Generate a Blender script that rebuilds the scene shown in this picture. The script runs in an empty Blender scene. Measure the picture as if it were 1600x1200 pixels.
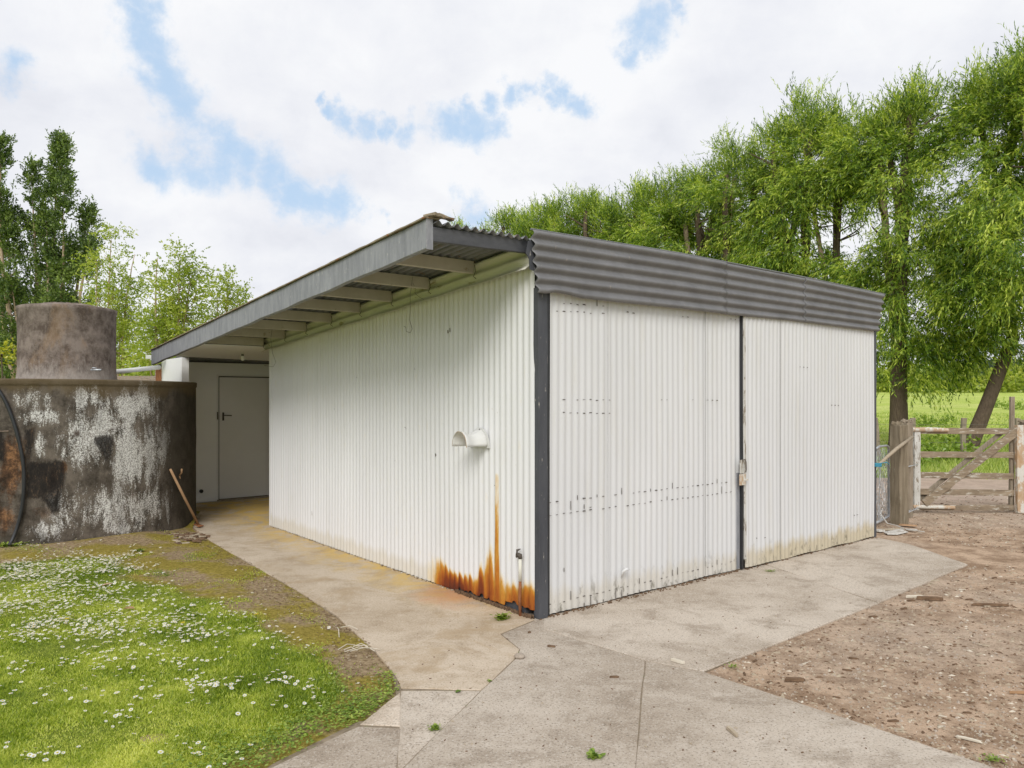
import bpy, math, random
import numpy as np
from mathutils import Vector, Matrix, noise as mnoise

random.seed(7); rng = np.random.default_rng(7)
F = 1175.0; HZ = 621.0; H = 1.65          # focal length, horizon row (photo px), eye height
CX, CY = .172, 5.62                       # front corner of the shed
U = (.778, .628); V = (-.628, .778)       # along the door front / along the side wall
TH = math.atan2(U[1], U[0])
scene = bpy.context.scene
COL = scene.collection


def G(px, py, z=0.0):
    y = F * (H - z) / (py - HZ)
    return ((px - 800) / F * y, y)


def FR(px, py, b=0.0):
    k = (px - 800) / F; x0 = CX + b * V[0]; y0 = CY + b * V[1]
    a = (k * y0 - x0) / (U[0] - k * U[1]); y = y0 + a * U[1]
    return a, H + (HZ - py) * y / F


def SI(px, py, a=0.0):
    k = (px - 800) / F; x0 = CX + a * U[0]; y0 = CY + a * U[1]
    b = (k * y0 - x0) / (V[0] - k * V[1]); y = y0 + b * V[1]
    return b, H + (HZ - py) * y / F


def AT(px, py, y):
    return Vector(((px - 800) / F * y, y, H + (HZ - py) * y / F))


def LW(a, b, z=0.0):
    return Vector((CX + a * U[0] + b * V[0], CY + a * U[1] + b * V[1], z))


# ------------------------------------------------------------------ materials
class NT:
    def __init__(s, name):
        s.m = bpy.data.materials.new(name); s.m.use_nodes = True
        s.t = s.m.node_tree; s.t.nodes.clear()
        s.out = s.n('ShaderNodeOutputMaterial')
        s.tc = s.n('ShaderNodeTexCoord')

    def n(s, typ, **kw):
        nd = s.t.nodes.new(typ)
        for k, v in kw.items():
            setattr(nd, k, v)
        return nd

    def l(s, a, b):
        s.t.links.new(a, b)

    def noise(s, scale, detail=6, rough=.6, co=None, stretch=None, dist=0):
        nd = s.n('ShaderNodeTexNoise'); nd.inputs['Scale'].default_value = scale
        nd.inputs['Detail'].default_value = detail; nd.inputs['Roughness'].default_value = rough
        nd.inputs['Distortion'].default_value = dist
        src = co or s.tc.outputs['Object']
        if stretch:
            mp = s.n('ShaderNodeMapping'); mp.inputs['Scale'].default_value = stretch
            s.l(src, mp.inputs['Vector']); src = mp.outputs['Vector']
        s.l(src, nd.inputs['Vector'])
        return nd.outputs['Fac']

    def ramp(s, fac, stops, interp='LINEAR'):
        r = s.n('ShaderNodeValToRGB'); r.color_ramp.interpolation = interp
        e = r.color_ramp.elements
        while len(e) < len(stops):
            e.new(.5)
        for i, (p, c) in enumerate(stops):
            e[i].position = p
            e[i].color = (c, c, c, 1) if isinstance(c, (int, float)) else (*c, 1)
        s.l(fac, r.inputs['Fac'])
        return r.outputs['Color']

    def mix(s, fac, a, b, mode='MIX'):
        m = s.n('ShaderNodeMix', data_type='RGBA', blend_type=mode)
        for inp, v in ((m.inputs[0], fac), (m.inputs[6], a), (m.inputs[7], b)):
            if isinstance(v, (int, float)):
                inp.default_value = v
            elif isinstance(v, tuple):
                inp.default_value = (*v, 1)
            else:
                s.l(v, inp)
        return m.outputs[2]

    def math(s, op, a, b=0.0, clamp=False):
        m = s.n('ShaderNodeMath', operation=op); m.use_clamp = clamp
        for inp, v in ((m.inputs[0], a), (m.inputs[1], b)):
            if isinstance(v, (int, float)):
                inp.default_value = v
            else:
                s.l(v, inp)
        return m.outputs[0]

    def attr(s, name):
        a = s.n('ShaderNodeAttribute'); a.attribute_name = name
        return a.outputs['Fac']

    def sep(s):
        x = s.n('ShaderNodeSeparateXYZ'); s.l(s.tc.outputs['Object'], x.inputs[0])
        return x.outputs

    def finish(s, col, rough=.8, bump=None, bstr=.3, bdist=.01, metal=0.0, spec=.3):
        p = s.n('ShaderNodeBsdfPrincipled')
        p.inputs['Specular IOR Level'].default_value = spec
        p.inputs['Metallic'].default_value = metal
        for inp, v in ((p.inputs['Base Color'], col), (p.inputs['Roughness'], rough)):
            if isinstance(v, (int, float)):
                inp.default_value = v
            elif isinstance(v, tuple):
                inp.default_value = (*v, 1)
            else:
                s.l(v, inp)
        if bump is not None:
            b = s.n('ShaderNodeBump'); b.inputs['Strength'].default_value = bstr
            b.inputs['Distance'].default_value = bdist
            s.l(bump, b.inputs['Height']); s.l(b.outputs[0], p.inputs['Normal'])
        s.l(p.outputs[0], s.out.inputs[0])
        return s.m


def simple(name, c1, c2, scale=8, rough=.8, stretch=None, bstr=.25, bdist=.004, spots=None, metal=0.0, spec=.3):
    t = NT(name)
    n1 = t.noise(scale, 8, .65, stretch=stretch)
    col = t.ramp(n1, [(.3, c1), (.7, c2)])
    if spots:
        n2 = t.noise(spots[1], 6, .7, stretch=stretch)
        col = t.mix(t.ramp(n2, [(spots[2], 0), (spots[2] + .06, 1)]), col, spots[0])
    fine = t.noise(scale * 8, 6, .7, stretch=stretch)
    return t.finish(col, rough, fine, bstr, bdist, metal, spec)


M = {}
# painted white corrugated steel with rust (rust amount carried by the mesh, its ragged edge by noise)
t = NT('white_painted_steel')
n = t.noise(1.6, 5, .6, stretch=(1, 1, .25)); n2 = t.noise(30, 6, .7); n3 = t.noise(9, 4, .6, stretch=(1, 1, .12))
base = t.ramp(n, [(.3, (.68, .68, .69)), (.7, (.745, .745, .755))])
base = t.mix(t.ramp(n3, [(.52, 0), (.72, .22)]), base, (.60, .59, .55))
base = t.mix(t.ramp(n2, [(.66, 0), (.72, .5)]), base, (.45, .42, .36))
z = t.sep()[2]
low = t.math('MULTIPLY', t.ramp(t.math('ADD', z, t.math('MULTIPLY', n3, -.2)), [(-.0, 1), (.07, 0)]), .35)
base = t.mix(low, base, (.50, .43, .27))
high = t.ramp(t.math('ADD', t.attr('eave'), t.math('MULTIPLY', n3, .25)), [(.35, 0), (1.1 - .1, 1)])
base = t.mix(t.math('MULTIPLY', high, .22), base, (.64, .60, .50))
rn = t.noise(22, 7, .7, stretch=(1, 1, .3))
r = t.math('ADD', t.attr('rust'), t.math('MULTIPLY', t.math('SUBTRACT', rn, .5), .45))
rcol = t.ramp(r, [(.14, (.70, .58, .32)), (.30, (.56, .31, .05)), (.46, (.42, .14, .015)), (.68, (.21, .042, .008)), (.95, (.07, .02, .01))])
col = t.mix(t.ramp(r, [(.04, 0), (.34, 1)]), base, rcol)
rou = t.mix(t.ramp(r, [(.1, 0), (.3, 1)]), (.5, .5, .5), (.9, .9, .9))
M['white'] = t.finish(col, rou, t.noise(60, 5, .7), .12, .002, 0, .35)
# door sheets: cleaner, grime and mould at the foot
t = NT('white_painted_door_sheet')
n = t.noise(1.3, 5, .6, stretch=(1, 1, .3)); n2 = t.noise(26, 6, .7); n3 = t.noise(12, 5, .7, stretch=(1, 1, .1))
base = t.ramp(n, [(.3, (.595, .60, .605)), (.7, (.655, .66, .665))])
base = t.mix(t.ramp(n3, [(.5, 0), (.75, .35)]), base, (.56, .54, .47))
base = t.mix(t.ramp(n2, [(.67, 0), (.73, .45)]), base, (.4, .38, .34))
z = t.sep()[2]
lowf = t.math('ADD', z, t.math('MULTIPLY', n3, -.25))
base = t.mix(t.math('MULTIPLY', t.ramp(lowf, [(0, 1), (.09, 0)]), t.ramp(t.math('MULTIPLY', t.sep()[0], .2), [(.45, .35), (.6, .85)])), base, (.50, .43, .29))
mould = t.math('MULTIPLY', t.ramp(t.noise(14, 4, .7, stretch=(1, 1, .5)), [(.55, 0), (.66, 1)]), t.ramp(z, [(.06, 1), (.26, 0)]))
base = t.mix(t.math('MULTIPLY', mould, .7), base, (.10, .09, .06))
M['door'] = t.finish(base, .55, t.noise(60, 5, .7), .12, .002, 0, .35)
M['dent'] = simple('bare_metal_marks', (.05, .04, .035), (.13, .11, .09), 40, .7)
M['cream'] = simple('cream_painted_flashing', (.62, .60, .52), (.72, .70, .61), 3, .6, stretch=(1, .3, 1), spots=((.36, .31, .18), 6, .62), bstr=.1)
M['grey'] = simple('dark_grey_painted_steel', (.125, .124, .128), (.185, .183, .188), 5, .5, spots=((.26, .23, .2), 22, .64), bstr=.1, spec=.45)
M['greywood'] = simple('grey_painted_timber', (.20, .205, .225), (.31, .315, .335), 5, .75, stretch=(4, 4, .9), spots=((.46, .45, .43), 12, .62), bstr=.4, bdist=.003)
M['darkwood'] = simple('charcoal_painted_timber', (.055, .057, .064), (.095, .097, .105), 4, .6, stretch=(1, 3, 3), spots=((.3, .28, .25), 22, .72))
M['post'] = simple('charcoal_painted_post', (.05, .053, .062), (.085, .088, .098), 5, .55, stretch=(2, 2, .4), spots=((.42, .39, .35), 24, .63))
M['rafter'] = simple('cream_painted_rafter', (.40, .36, .29), (.50, .46, .38), 5, .75, spots=((.30, .25, .18), 9, .62))
M['galv'] = simple('galvanised_roof_sheet', (.12, .125, .13), (.22, .225, .23), 4, .5, spots=((.20, .13, .08), 12, .60), metal=.3)
M['rustedge'] = simple('lichened_rusty_capping', (.17, .13, .09), (.36, .31, .22), 14, .9, spots=((.30, .12, .04), 16, .56), bstr=.6)
M['rust'] = simple('rusted_iron', (.15, .055, .025), (.33, .14, .06), 16, .9, bstr=.5)
M['rustpipe'] = simple('rust_streaked_pipe', (.30, .12, .05), (.47, .26, .12), 14, .85, stretch=(1, 1, .3))
M['panel'] = simple('white_flat_panel', (.82, .82, .81), (.87, .87, .86), 2, .6, spots=((.40, .38, .34), 30, .74), bstr=.06)
M['panel2'] = simple('grey_white_door_paint', (.74, .73, .71), (.79, .78, .76), 2, .5, spots=((.36, .34, .3), 34, .72), bstr=.05)
M['black'] = simple('black_plastic', (.015, .016, .018), (.03, .032, .036), 6, .45, bstr=.05, spec=.5)
M['steel'] = simple('galvanised_tube', (.42, .44, .46), (.58, .6, .62), 12, .4, metal=.5, bstr=.1)
M['wire'] = simple('old_wire', (.10, .09, .08), (.20, .18, .16), 20, .6)
M['glass'] = simple('bulb_glass', (.75, .75, .72), (.8, .8, .78), 3, .15, bstr=0)
M['wood'] = simple('weathered_timber', (.18, .145, .10), (.36, .30, .23), 6, .9, stretch=(6, 6, .5), spots=((.36, .35, .28), 14, .60), bstr=.6, bdist=.004)
M['rail'] = simple('mossy_weathered_rail', (.16, .12, .08), (.34, .27, .19), 7, .9, stretch=(.6, 3, 3), spots=((.52, .49, .42), 12, .56), bstr=.6, bdist=.004)
M['whitewood'] = simple('flaking_white_timber', (.46, .45, .41), (.62, .61, .57), 8, .85, stretch=(2, 2, .6), spots=((.24, .2, .15), 12, .53), bstr=.5)
M['lichen'] = simple('lichen_orange_timber', (.40, .25, .13), (.54, .45, .35), 9, .9, stretch=(1, 1, .6), spots=((.60, .58, .52), 9, .50), bstr=.5)
M['handle'] = simple('worn_tool_handle', (.30, .17, .085), (.44, .28, .16), 10, .7)
M['twine'] = simple('blue_twine', (.04, .22, .33), (.08, .33, .45), 30, .8)
M['pipe'] = simple('white_pipe', (.60, .6, .58), (.7, .7, .68), 5, .5)
M['chip'] = simple('bleached_wood_chip', (.30, .24, .17), (.46, .39, .29), 30, .9)
M['chipd'] = simple('dark_bark_chip', (.085, .052, .03), (.22, .14, .085), 30, .9)
M['flake'] = simple('dirty_white_board', (.46, .43, .38), (.60, .58, .54), 14, .8, spots=((.3, .25, .19), 18, .55))
M['chipp'] = simple('pale_splinter', (.52, .46, .36), (.62, .57, .48), 30, .9)
M['stone'] = simple('grey_stone', (.26, .215, .17), (.46, .39, .32), 30, .9)
M['bark'] = simple('willow_bark', (.085, .06, .042), (.19, .14, .10), 9, .95, stretch=(3, 3, .6), bstr=.9, bdist=.02)
M['barkpale'] = simple('pale_peeled_bark', (.32, .22, .15), (.55, .42, .31), 6, .9, stretch=(3, 3, .6), bstr=.6, bdist=.01)

# aged concrete of the tanks
def tankmat(name, seed, upper=False):
    t = NT(name)
    mp = t.n('ShaderNodeMapping'); mp.inputs['Location'].default_value = (seed, seed * .7, 0)
    t.l(t.tc.outputs['Object'], mp.inputs['Vector']); co = mp.outputs['Vector']
    streak = t.noise(2.3, 9, .72, co=co, stretch=(1, 1, .42), dist=.3)
    fine = t.noise(24, 8, .85, co=co, stretch=(1, 1, .4))
    spk = t.noise(75, 5, .8, co=co)
    mot = t.noise(5.5, 8, .75, co=co)
    zz = t.sep()[2]
    if upper:
        col = t.ramp(mot, [(.4, (.11, .085, .07)), (.6, (.26, .215, .185))])
        col = t.mix(t.ramp(fine, [(.5, 0), (.72, .6)]), col, (.33, .29, .25))
        col = t.mix(t.math('MULTIPLY', t.ramp(streak, [(.52, 0), (.62, 1)]), .35), col, (.33, .21, .11))
        hi = t.math('ADD', t.math('MULTIPLY', zz, -1.6), t.math('MULTIPLY', fine, 1.2))
        col = t.mix(t.math('MULTIPLY', t.ramp(hi, [(.25, 0), (.6, 1)]), .55), col, (.45, .41, .37))
    else:
        col = t.ramp(mot, [(.38, (.06, .05, .04)), (.6, (.18, .152, .125))])
        streak = t.noise(4.5, 9, .72, co=co, stretch=(1, 1, .22), dist=.2)
        nz = t.math('SUBTRACT', t.math('ADD', t.math('MULTIPLY', streak, 1.1), t.math('ADD', t.math('MULTIPLY', fine, .7), t.math('MULTIPLY', spk, .55))), 1.175)
        lime = t.math('ADD', t.attr('lime'), t.math('MULTIPLY', nz, 2.1))
        white = t.mix(t.ramp(spk, [(.44, 0), (.54, 1)]), (.30, .28, .26), (.80, .79, .77))
        col = t.mix(t.ramp(lime, [(.42, 0), (.66, 1)]), col, white)
        e2 = t.math('SUBTRACT', t.math('ADD', t.math('MULTIPLY', fine, .6), t.math('MULTIPLY', mot, .5)), .55)
        col = t.mix(t.math('MULTIPLY', t.ramp(t.math('ADD', t.attr('rustp'), t.math('MULTIPLY', nz, 1.2)), [(.4, 0), (.62, 1)]), .9), col, t.ramp(mot, [(.4, (.035, .022, .014)), (.52, (.10, .05, .026)), (.62, (.34, .17, .075))]))
        col = t.mix(t.ramp(t.math('ADD', t.attr('black'), t.math('MULTIPLY', e2, 2.3)), [(.42, 0), (.62, .9)]), col, t.ramp(fine, [(.42, (.008, .008, .009)), (.56, (.028, .023, .02)), (.66, (.16, .10, .06))]))
        ds = t.noise(7, 8, .75, co=co, stretch=(1, 1, .13))
        col = t.mix(t.math('MULTIPLY', t.ramp(ds, [(.50, 0), (.64, 1)]), .5), col, (.045, .037, .03))
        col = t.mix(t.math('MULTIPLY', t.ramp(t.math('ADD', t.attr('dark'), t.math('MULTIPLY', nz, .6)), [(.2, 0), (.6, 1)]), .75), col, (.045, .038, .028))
        top = t.math('ADD', zz, t.math('MULTIPLY', streak, .5))
        col = t.mix(t.math('MULTIPLY', t.ramp(t.math('MULTIPLY', top, .5), [(.95, 0), (1.02, 1)]), .7), col, (.13, .095, .05))
    b = t.math('ADD', fine, t.math('MULTIPLY', spk, .6))
    return t.finish(col, .95, b, .8, .012, 0, .15)
M['tank'] = tankmat('stained_tank_concrete', 0)
M['tank2'] = tankmat('brown_tank_concrete', 3.3, True)
t = NT('black_patch'); f = t.noise(40, 7, .8)
M['patch'] = t.finish(t.ramp(f, [(.4, (.012, .012, .012)), (.62, (.05, .045, .04)), (.7, (.2, .17, .14))]), .95, f, 1, .012)

M['joint'] = simple('joint_dirt', (.16, .125, .085), (.30, .24, .17), 20, .95, spots=((.1, .15, .03), 5, .6))
# slabs of concrete
def concrete(name, off, stain=False, tone=1.0):
    t = NT(name)
    mp = t.n('ShaderNodeMapping'); mp.inputs['Location'].default_value = (off, off * .37, 0)
    t.l(t.tc.outputs['Object'], mp.inputs['Vector']); co = mp.outputs['Vector']
    big = t.noise(.8, 6, .6, co=co); mid = t.noise(3.2, 9, .74, co=co, dist=.5); fine = t.noise(30, 8, .85, co=co); spk = t.noise(80, 3, .7, co=co); med = t.noise(11, 8, .75, co=co)
    c = lambda r, g, b: (r * tone, g * tone, b * tone)
    col = t.ramp(big, [(.40, c(.43, .36, .285)), (.60, c(.57, .495, .41))])
    col = t.mix(t.ramp(mid, [(.38, .62), (.51, 0)]), col, c(.30, .24, .18))
    col = t.mix(t.ramp(med, [(.50, 0), (.62, .45)]), col, c(.62, .55, .465))
    col = t.mix(t.ramp(fine, [(.36, .55), (.46, 0)]), col, c(.27, .215, .16))
    col = t.mix(t.ramp(spk, [(.56, 0), (.64, .75)]), col, c(.15, .125, .10))
    col = t.mix(t.ramp(spk, [(.35, .7), (.41, 0)]), col, c(.66, .62, .56))
    if stain:
        xo = t.sep()
        # distance from the side wall of the shed, in metres
        d = t.math('ADD', t.math('MULTIPLY', t.math('SUBTRACT', xo[0], CX), -U[0]), t.math('MULTIPLY', t.math('SUBTRACT', xo[1], CY), -U[1]))
        dm = t.ramp(t.math('ADD', d, t.math('MULTIPLY', mid, .9)), [(.4, 1), (1.7, 0)])
        dm = t.math('MULTIPLY', dm, t.ramp(t.math('MULTIPLY', xo[1], .1), [(.57, .1), (.67, 1)]))
        y1 = t.noise(1.7, 7, .7, co=co, dist=.6)
        col = t.mix(t.math('MULTIPLY', t.ramp(y1, [(.42, 0), (.54, .8)]), dm), col, (.50, .37, .18))
        y2 = t.noise(2.6, 6, .7, dist=1.2)
        col = t.mix(t.math('MULTIPLY', t.ramp(y2, [(.44, 0), (.54, 1)]), dm), col, (.62, .42, .10))
        y3 = t.noise(2.4, 6, .7, stretch=(1.3, .8, 1), dist=.8)
        col = t.mix(t.math('MULTIPLY', t.ramp(y3, [(.58, 0), (.64, .7)]), dm), col, (.50, .49, .45))
        col = t.mix(.26, col, (.48, .35, .20))
        y4 = t.noise(1.3, 8, .75, co=co, dist=.8)
        col = t.mix(t.ramp(y4, [(.50, 0), (.60, .5)]), col, (.36, .26, .15))
        pd = t.n('ShaderNodeVectorMath', operation='DISTANCE'); t.l(t.tc.outputs['Object'], pd.inputs[0]); pd.inputs[1].default_value = LW(-.06, .95)
        rs = t.math('ADD', t.math('MULTIPLY', pd.outputs['Value'], -1), t.math('MULTIPLY', mid, .9))
        col = t.mix(t.math('MULTIPLY', t.ramp(rs, [(.0, 0), (.35, .8)]), .8), col, (.50, .22, .08))
    b = t.math('ADD', t.math('MULTIPLY', mid, 1.0), t.math('MULTIPLY', fine, .5))
    return t.finish(col, .9, b, .45, .008, 0, .2)
M['conc_path'] = concrete('stained_path_concrete', 0, True)
M['conc_a'] = concrete('apron_concrete', 4.1, tone=.93)
M['conc_b'] = concrete('forecourt_concrete', 9.7, tone=.87)
M['conc_c'] = concrete('pale_concrete', 15.2, tone=1.2)

# bare yard, lawn soil, paddock
t = NT('yard_dirt')
big = t.noise(.45, 5, .6); mid = t.noise(3.2, 9, .72); fine = t.noise(36, 8, .8); spk = t.noise(110, 5, .8)
col = t.ramp(mid, [(.42, (.29, .195, .125)), (.58, (.53, .385, .27))])
col = t.mix(t.ramp(big, [(.45, 0), (.65, .6)]), col, t.ramp(fine, [(.38, (.34, .27, .21)), (.6, (.56, .47, .38))]))
col = t.mix(t.ramp(fine, [(.38, .7), (.47, 0)]), col, (.13, .085, .055))
col = t.mix(t.ramp(spk, [(.6, 0), (.66, .7)]), col, (.5, .46, .4))
col = t.mix(t.ramp(spk, [(.34, .7), (.4, 0)]), col, (.09, .065, .05))
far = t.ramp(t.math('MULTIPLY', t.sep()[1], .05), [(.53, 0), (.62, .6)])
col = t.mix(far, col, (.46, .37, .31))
M['yard'] = t.finish(col, .95, t.math('ADD', fine, t.math('MULTIPLY', mid, 2)), .7, .02, 0, .15)
t = NT('lawn_soil')
mid = t.noise(2.2, 8, .7); fine = t.noise(30, 8, .8); m2 = t.noise(1.1, 5, .6)
soil = t.ramp(fine, [(.38, (.17, .115, .06)), (.6, (.42, .32, .2))])
moss = t.ramp(fine, [(.35, (.15, .12, .015)), (.65, (.40, .32, .06))])
green = t.ramp(fine, [(.35, (.07, .11, .012)), (.65, (.22, .27, .035))])
col = t.mix(t.ramp(t.math('ADD', mid, t.math('MULTIPLY', t.attr('moss'), .28)), [(.54, 0), (.66, .9)]), soil, moss)
col = t.mix(t.ramp(t.math('ADD', t.attr('green'), t.math('MULTIPLY', t.math('SUBTRACT', mid, .5), .9)), [(.35, 0), (.6, 1)]), col, green)
M['lawn'] = t.finish(col, .95, t.math('ADD', fine, t.math('MULTIPLY', mid, 2)), .8, .02, 0, .1)
t = NT('paddock_grass')
big = t.noise(.08, 5, .6, stretch=(1, 2.5, 1)); mid = t.noise(.7, 8, .75, stretch=(1, 2.2, 1)); fine = t.noise(9, 8, .8)
col = t.ramp(mid, [(.36, (.24, .34, .045)), (.5, (.42, .51, .10)), (.64, (.58, .62, .2))])
col = t.mix(t.ramp(big, [(.45, 0), (.65, .6)]), col, (.56, .58, .2))
col = t.mix(t.ramp(fine, [(.38, .7), (.5, 0)]), col, (.14, .24, .04))
M['paddock'] = t.finish(col, .95, t.math('ADD', fine, mid), 1, .06, 0, .1)
t = NT('far_wooded_hill')
mid = t.noise(.09, 8, .75); col = t.ramp(mid, [(.3, (.018, .03, .016)), (.7, (.06, .09, .045))])
M['hill'] = t.finish(col, 1, t.noise(.4, 8, .8), 1, 2.0, 0, .05)


def leafmat(name, dark, mid, lite, clump=.9, trans=.4, spread=.28):
    t = NT(name)
    cl = t.noise(clump, 4, .6)
    f = t.math('ADD', t.math('MULTIPLY', t.attr('rnd'), spread * 2), t.math('MULTIPLY', cl, 1.0))
    f = t.math('SUBTRACT', f, spread)
    col = t.ramp(f, [(.25, dark), (.5, mid), (.78, lite)])
    d = t.n('ShaderNodeBsdfPrincipled'); t.l(col, d.inputs['Base Color']); d.inputs['Roughness'].default_value = .4
    d.inputs['Specular IOR Level'].default_value = .5
    tr = t.n('ShaderNodeBsdfTranslucent'); t.l(t.mix(1, col, (1.0, 1.1, .5), 'MULTIPLY'), tr.inputs['Color'])
    mx = t.n('ShaderNodeMixShader'); mx.inputs[0].default_value = trans
    t.l(d.outputs[0], mx.inputs[1]); t.l(tr.outputs[0], mx.inputs[2]); t.l(mx.outputs[0], t.out.inputs[0])
    return t.m
M['willow'] = leafmat('willow_leaves', (.05, .11, .016), (.24, .36, .035), (.68, .74, .13), trans=.4, spread=.42)  # wide tone spread also stands in for lit and shaded foliage
M['poplar'] = leafmat('poplar_leaves', (.05, .09, .025), (.135, .20, .05), (.33, .42, .11), .7, .35, .36)
M['spring'] = leafmat('pale_spring_leaves', (.18, .25, .035), (.38, .45, .07), (.62, .62, .15), .6, .5)
M['bush'] = leafmat('golden_bush_leaves', (.3, .32, .02), (.5, .48, .04), (.62, .58, .08), .8)
M['darkleaf'] = leafmat('dark_evergreen_leaves', (.02, .035, .015), (.035, .06, .022), (.06, .10, .03), .4)
M['hedge'] = leafmat('deep_green_hedge_leaves', (.03, .07, .015), (.06, .12, .022), (.11, .19, .035), .8)
M['blade'] = leafmat('grass_blades', (.15, .235, .02), (.40, .49, .045), (.72, .73, .18), 3.0, .4, .42)
M['tallgrass'] = leafmat('long_grass_blades', (.18, .28, .035), (.40, .50, .09), (.64, .67, .24), 1.8, .4, .34)
M['weed'] = leafmat('weed_leaves', (.13, .22, .025), (.27, .39, .05), (.44, .52, .11), 4, .35, .3)
M['petal'] = simple('white_petals', (.74, .73, .70), (.82, .81, .78), 60, .7, bstr=0)
M['pollen'] = simple('yellow_flower_centre', (.62, .42, .02), (.72, .55, .04), 60, .8, bstr=0)


# ------------------------------------------------------------------ mesh building
class MB:
    def __init__(s):
        s.v = []; s.f = []; s.mi = []

    def add(s, vs, fs, mi=0):
        o = len(s.v); s.v += [tuple(p) for p in vs]
        for f in fs:
            s.f.append([i + o for i in f]); s.mi.append(mi)
        return s

    def box(s, x0, x1, y0, y1, z0, z1, mi=0):
        vs = [(x, y, z) for z in (z0, z1) for y in (y0, y1) for x in (x0, x1)]
        return s.add(vs, [(0, 2, 3, 1), (4, 5, 7, 6), (0, 1, 5, 4), (2, 6, 7, 3), (0, 4, 6, 2), (1, 3, 7, 5)], mi)

    def hexa(s, vs, mi=0):      # 8 corners: bottom ring ccw, top ring ccw
        return s.add(vs, [(3, 2, 1, 0), (4, 5, 6, 7), (0, 1, 5, 4), (1, 2, 6, 5), (2, 3, 7, 6), (3, 0, 4, 7)], mi)

    def beam(s, p0, p1, w, h, mi=0, up=(0, 0, 1), segs=1, jit=0.0):
        p0 = Vector(p0); p1 = Vector(p1); d = (p1 - p0).normalized(); upv = Vector(up)
        side = d.cross(upv).normalized(); upv = side.cross(d)
        o = len(s.v)
        for k in range(segs + 1):
            c = p0.lerp(p1, k / segs)
            for a, b in ((-1, -1), (1, -1), (1, 1), (-1, 1)):
                j = Vector((random.uniform(-jit, jit), random.uniform(-jit, jit), random.uniform(-jit, jit)))
                s.v.append(tuple(c + side * a * w / 2 + upv * b * h / 2 + j))
        for k in range(segs):
            q = o + 4 * k
            for i in range(4):
                s.f.append([q + i, q + (i + 1) % 4, q + 4 + (i + 1) % 4, q + 4 + i]); s.mi.append(mi)
        s.f.append([o + 3, o + 2, o + 1, o]); s.mi.append(mi)
        q = o + 4 * segs; s.f.append([q, q + 1, q + 2, q + 3]); s.mi.append(mi)
        return s

    def tube(s, pts, rad, n=8, mi=0, cap=True):
        pts = [Vector(p) for p in pts]
        if isinstance(rad, (int, float)):
            rad = [rad] * len(pts)
        o = len(s.v); ref = Vector((.13, .27, .95))
        prev = None
        for i, p in enumerate(pts):
            a = pts[max(i - 1, 0)]; b = pts[min(i + 1, len(pts) - 1)]
            d = (b - a).normalized()
            if prev is None:
                x = d.cross(ref)
                if x.length < .1: x = d.cross(Vector((1, 0, 0)))
            else:
                x = prev - d * prev.dot(d)
            x.normalize(); prev = x; y = d.cross(x)
            for k in range(n):
                t_ = 2 * math.pi * k / n
                s.v.append(tuple(p + (x * math.cos(t_) + y * math.sin(t_)) * rad[i]))
        for i in range(len(pts) - 1):
            for k in range(n):
                a = o + i * n + k; b = o + i * n + (k + 1) % n
                s.f.append([a, b, b + n, a + n]); s.mi.append(mi)
        if cap:
            s.f.append([o + k for k in range(n)][::-1]); s.mi.append(mi)
            e = o + (len(pts) - 1) * n
            s.f.append([e + k for k in range(n)]); s.mi.append(mi)
        return s

    def lathe(s, prof, n=32, c=(0, 0, 0), mi=0):
        o = len(s.v); m = len(prof)
        for r_, z_ in prof:
            for k in range(n):
                t_ = 2 * math.pi * k / n
                s.v.append((c[0] + r_ * math.cos(t_), c[1] + r_ * math.sin(t_), c[2] + z_))
        for i in range(m - 1):
            for k in range(n):
                a = o + i * n + k; b = o + i * n + (k + 1) % n
                s.f.append([a, b, b + n, a + n]); s.mi.append(mi)
        return s

    def prism(s, poly, z0, z1, mi=0):
        n_ = len(poly)
        area = sum(poly[i][0] * poly[(i + 1) % n_][1] - poly[(i + 1) % n_][0] * poly[i][1] for i in range(n_))
        if area < 0: poly = poly[::-1]
        vs = [(x, y, z0) for x, y in poly] + [(x, y, z1) for x, y in poly]
        fs = [list(range(n_))[::-1], [n_ + i for i in range(n_)]]
        for i in range(n_):
            j = (i + 1) % n_; fs.append([i, j, n_ + j, n_ + i])
        return s.add(vs, fs, mi)

    def build(s, name, mats, parent=None, smooth=False, bevel=0.0, loc=None):
        me = bpy.data.meshes.new(name); me.from_pydata(s.v, [], s.f)
        if not isinstance(mats, (list, tuple)): mats = [mats]
        for m_ in mats: me.materials.append(m_)
        me.polygons.foreach_set('material_index', s.mi)
        if smooth: me.polygons.foreach_set('use_smooth', [True] * len(s.f))
        me.update()
        o = bpy.data.objects.new(name, me); COL.objects.link(o)
        if parent: o.parent = parent
        if loc: o.location = loc
        if bevel:
            b = o.modifiers.new('bevel', 'BEVEL'); b.width = bevel; b.segments = 2; b.limit_method = 'ANGLE'
        return o


def tag(o, label=None, cat=None, group=None, kind=None):
    if label: o['label'] = label
    if cat: o['category'] = cat
    if group: o['group'] = group
    if kind: o['kind'] = kind
    return o


def thing(name, label, cat, loc=(0, 0, 0), rz=0, group=None):
    o = bpy.data.objects.new(name, None); COL.objects.link(o)
    o.location = loc; o.rotation_euler = (0, 0, rz); o.empty_display_size = .2
    return tag(o, label, cat, group)


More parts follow.
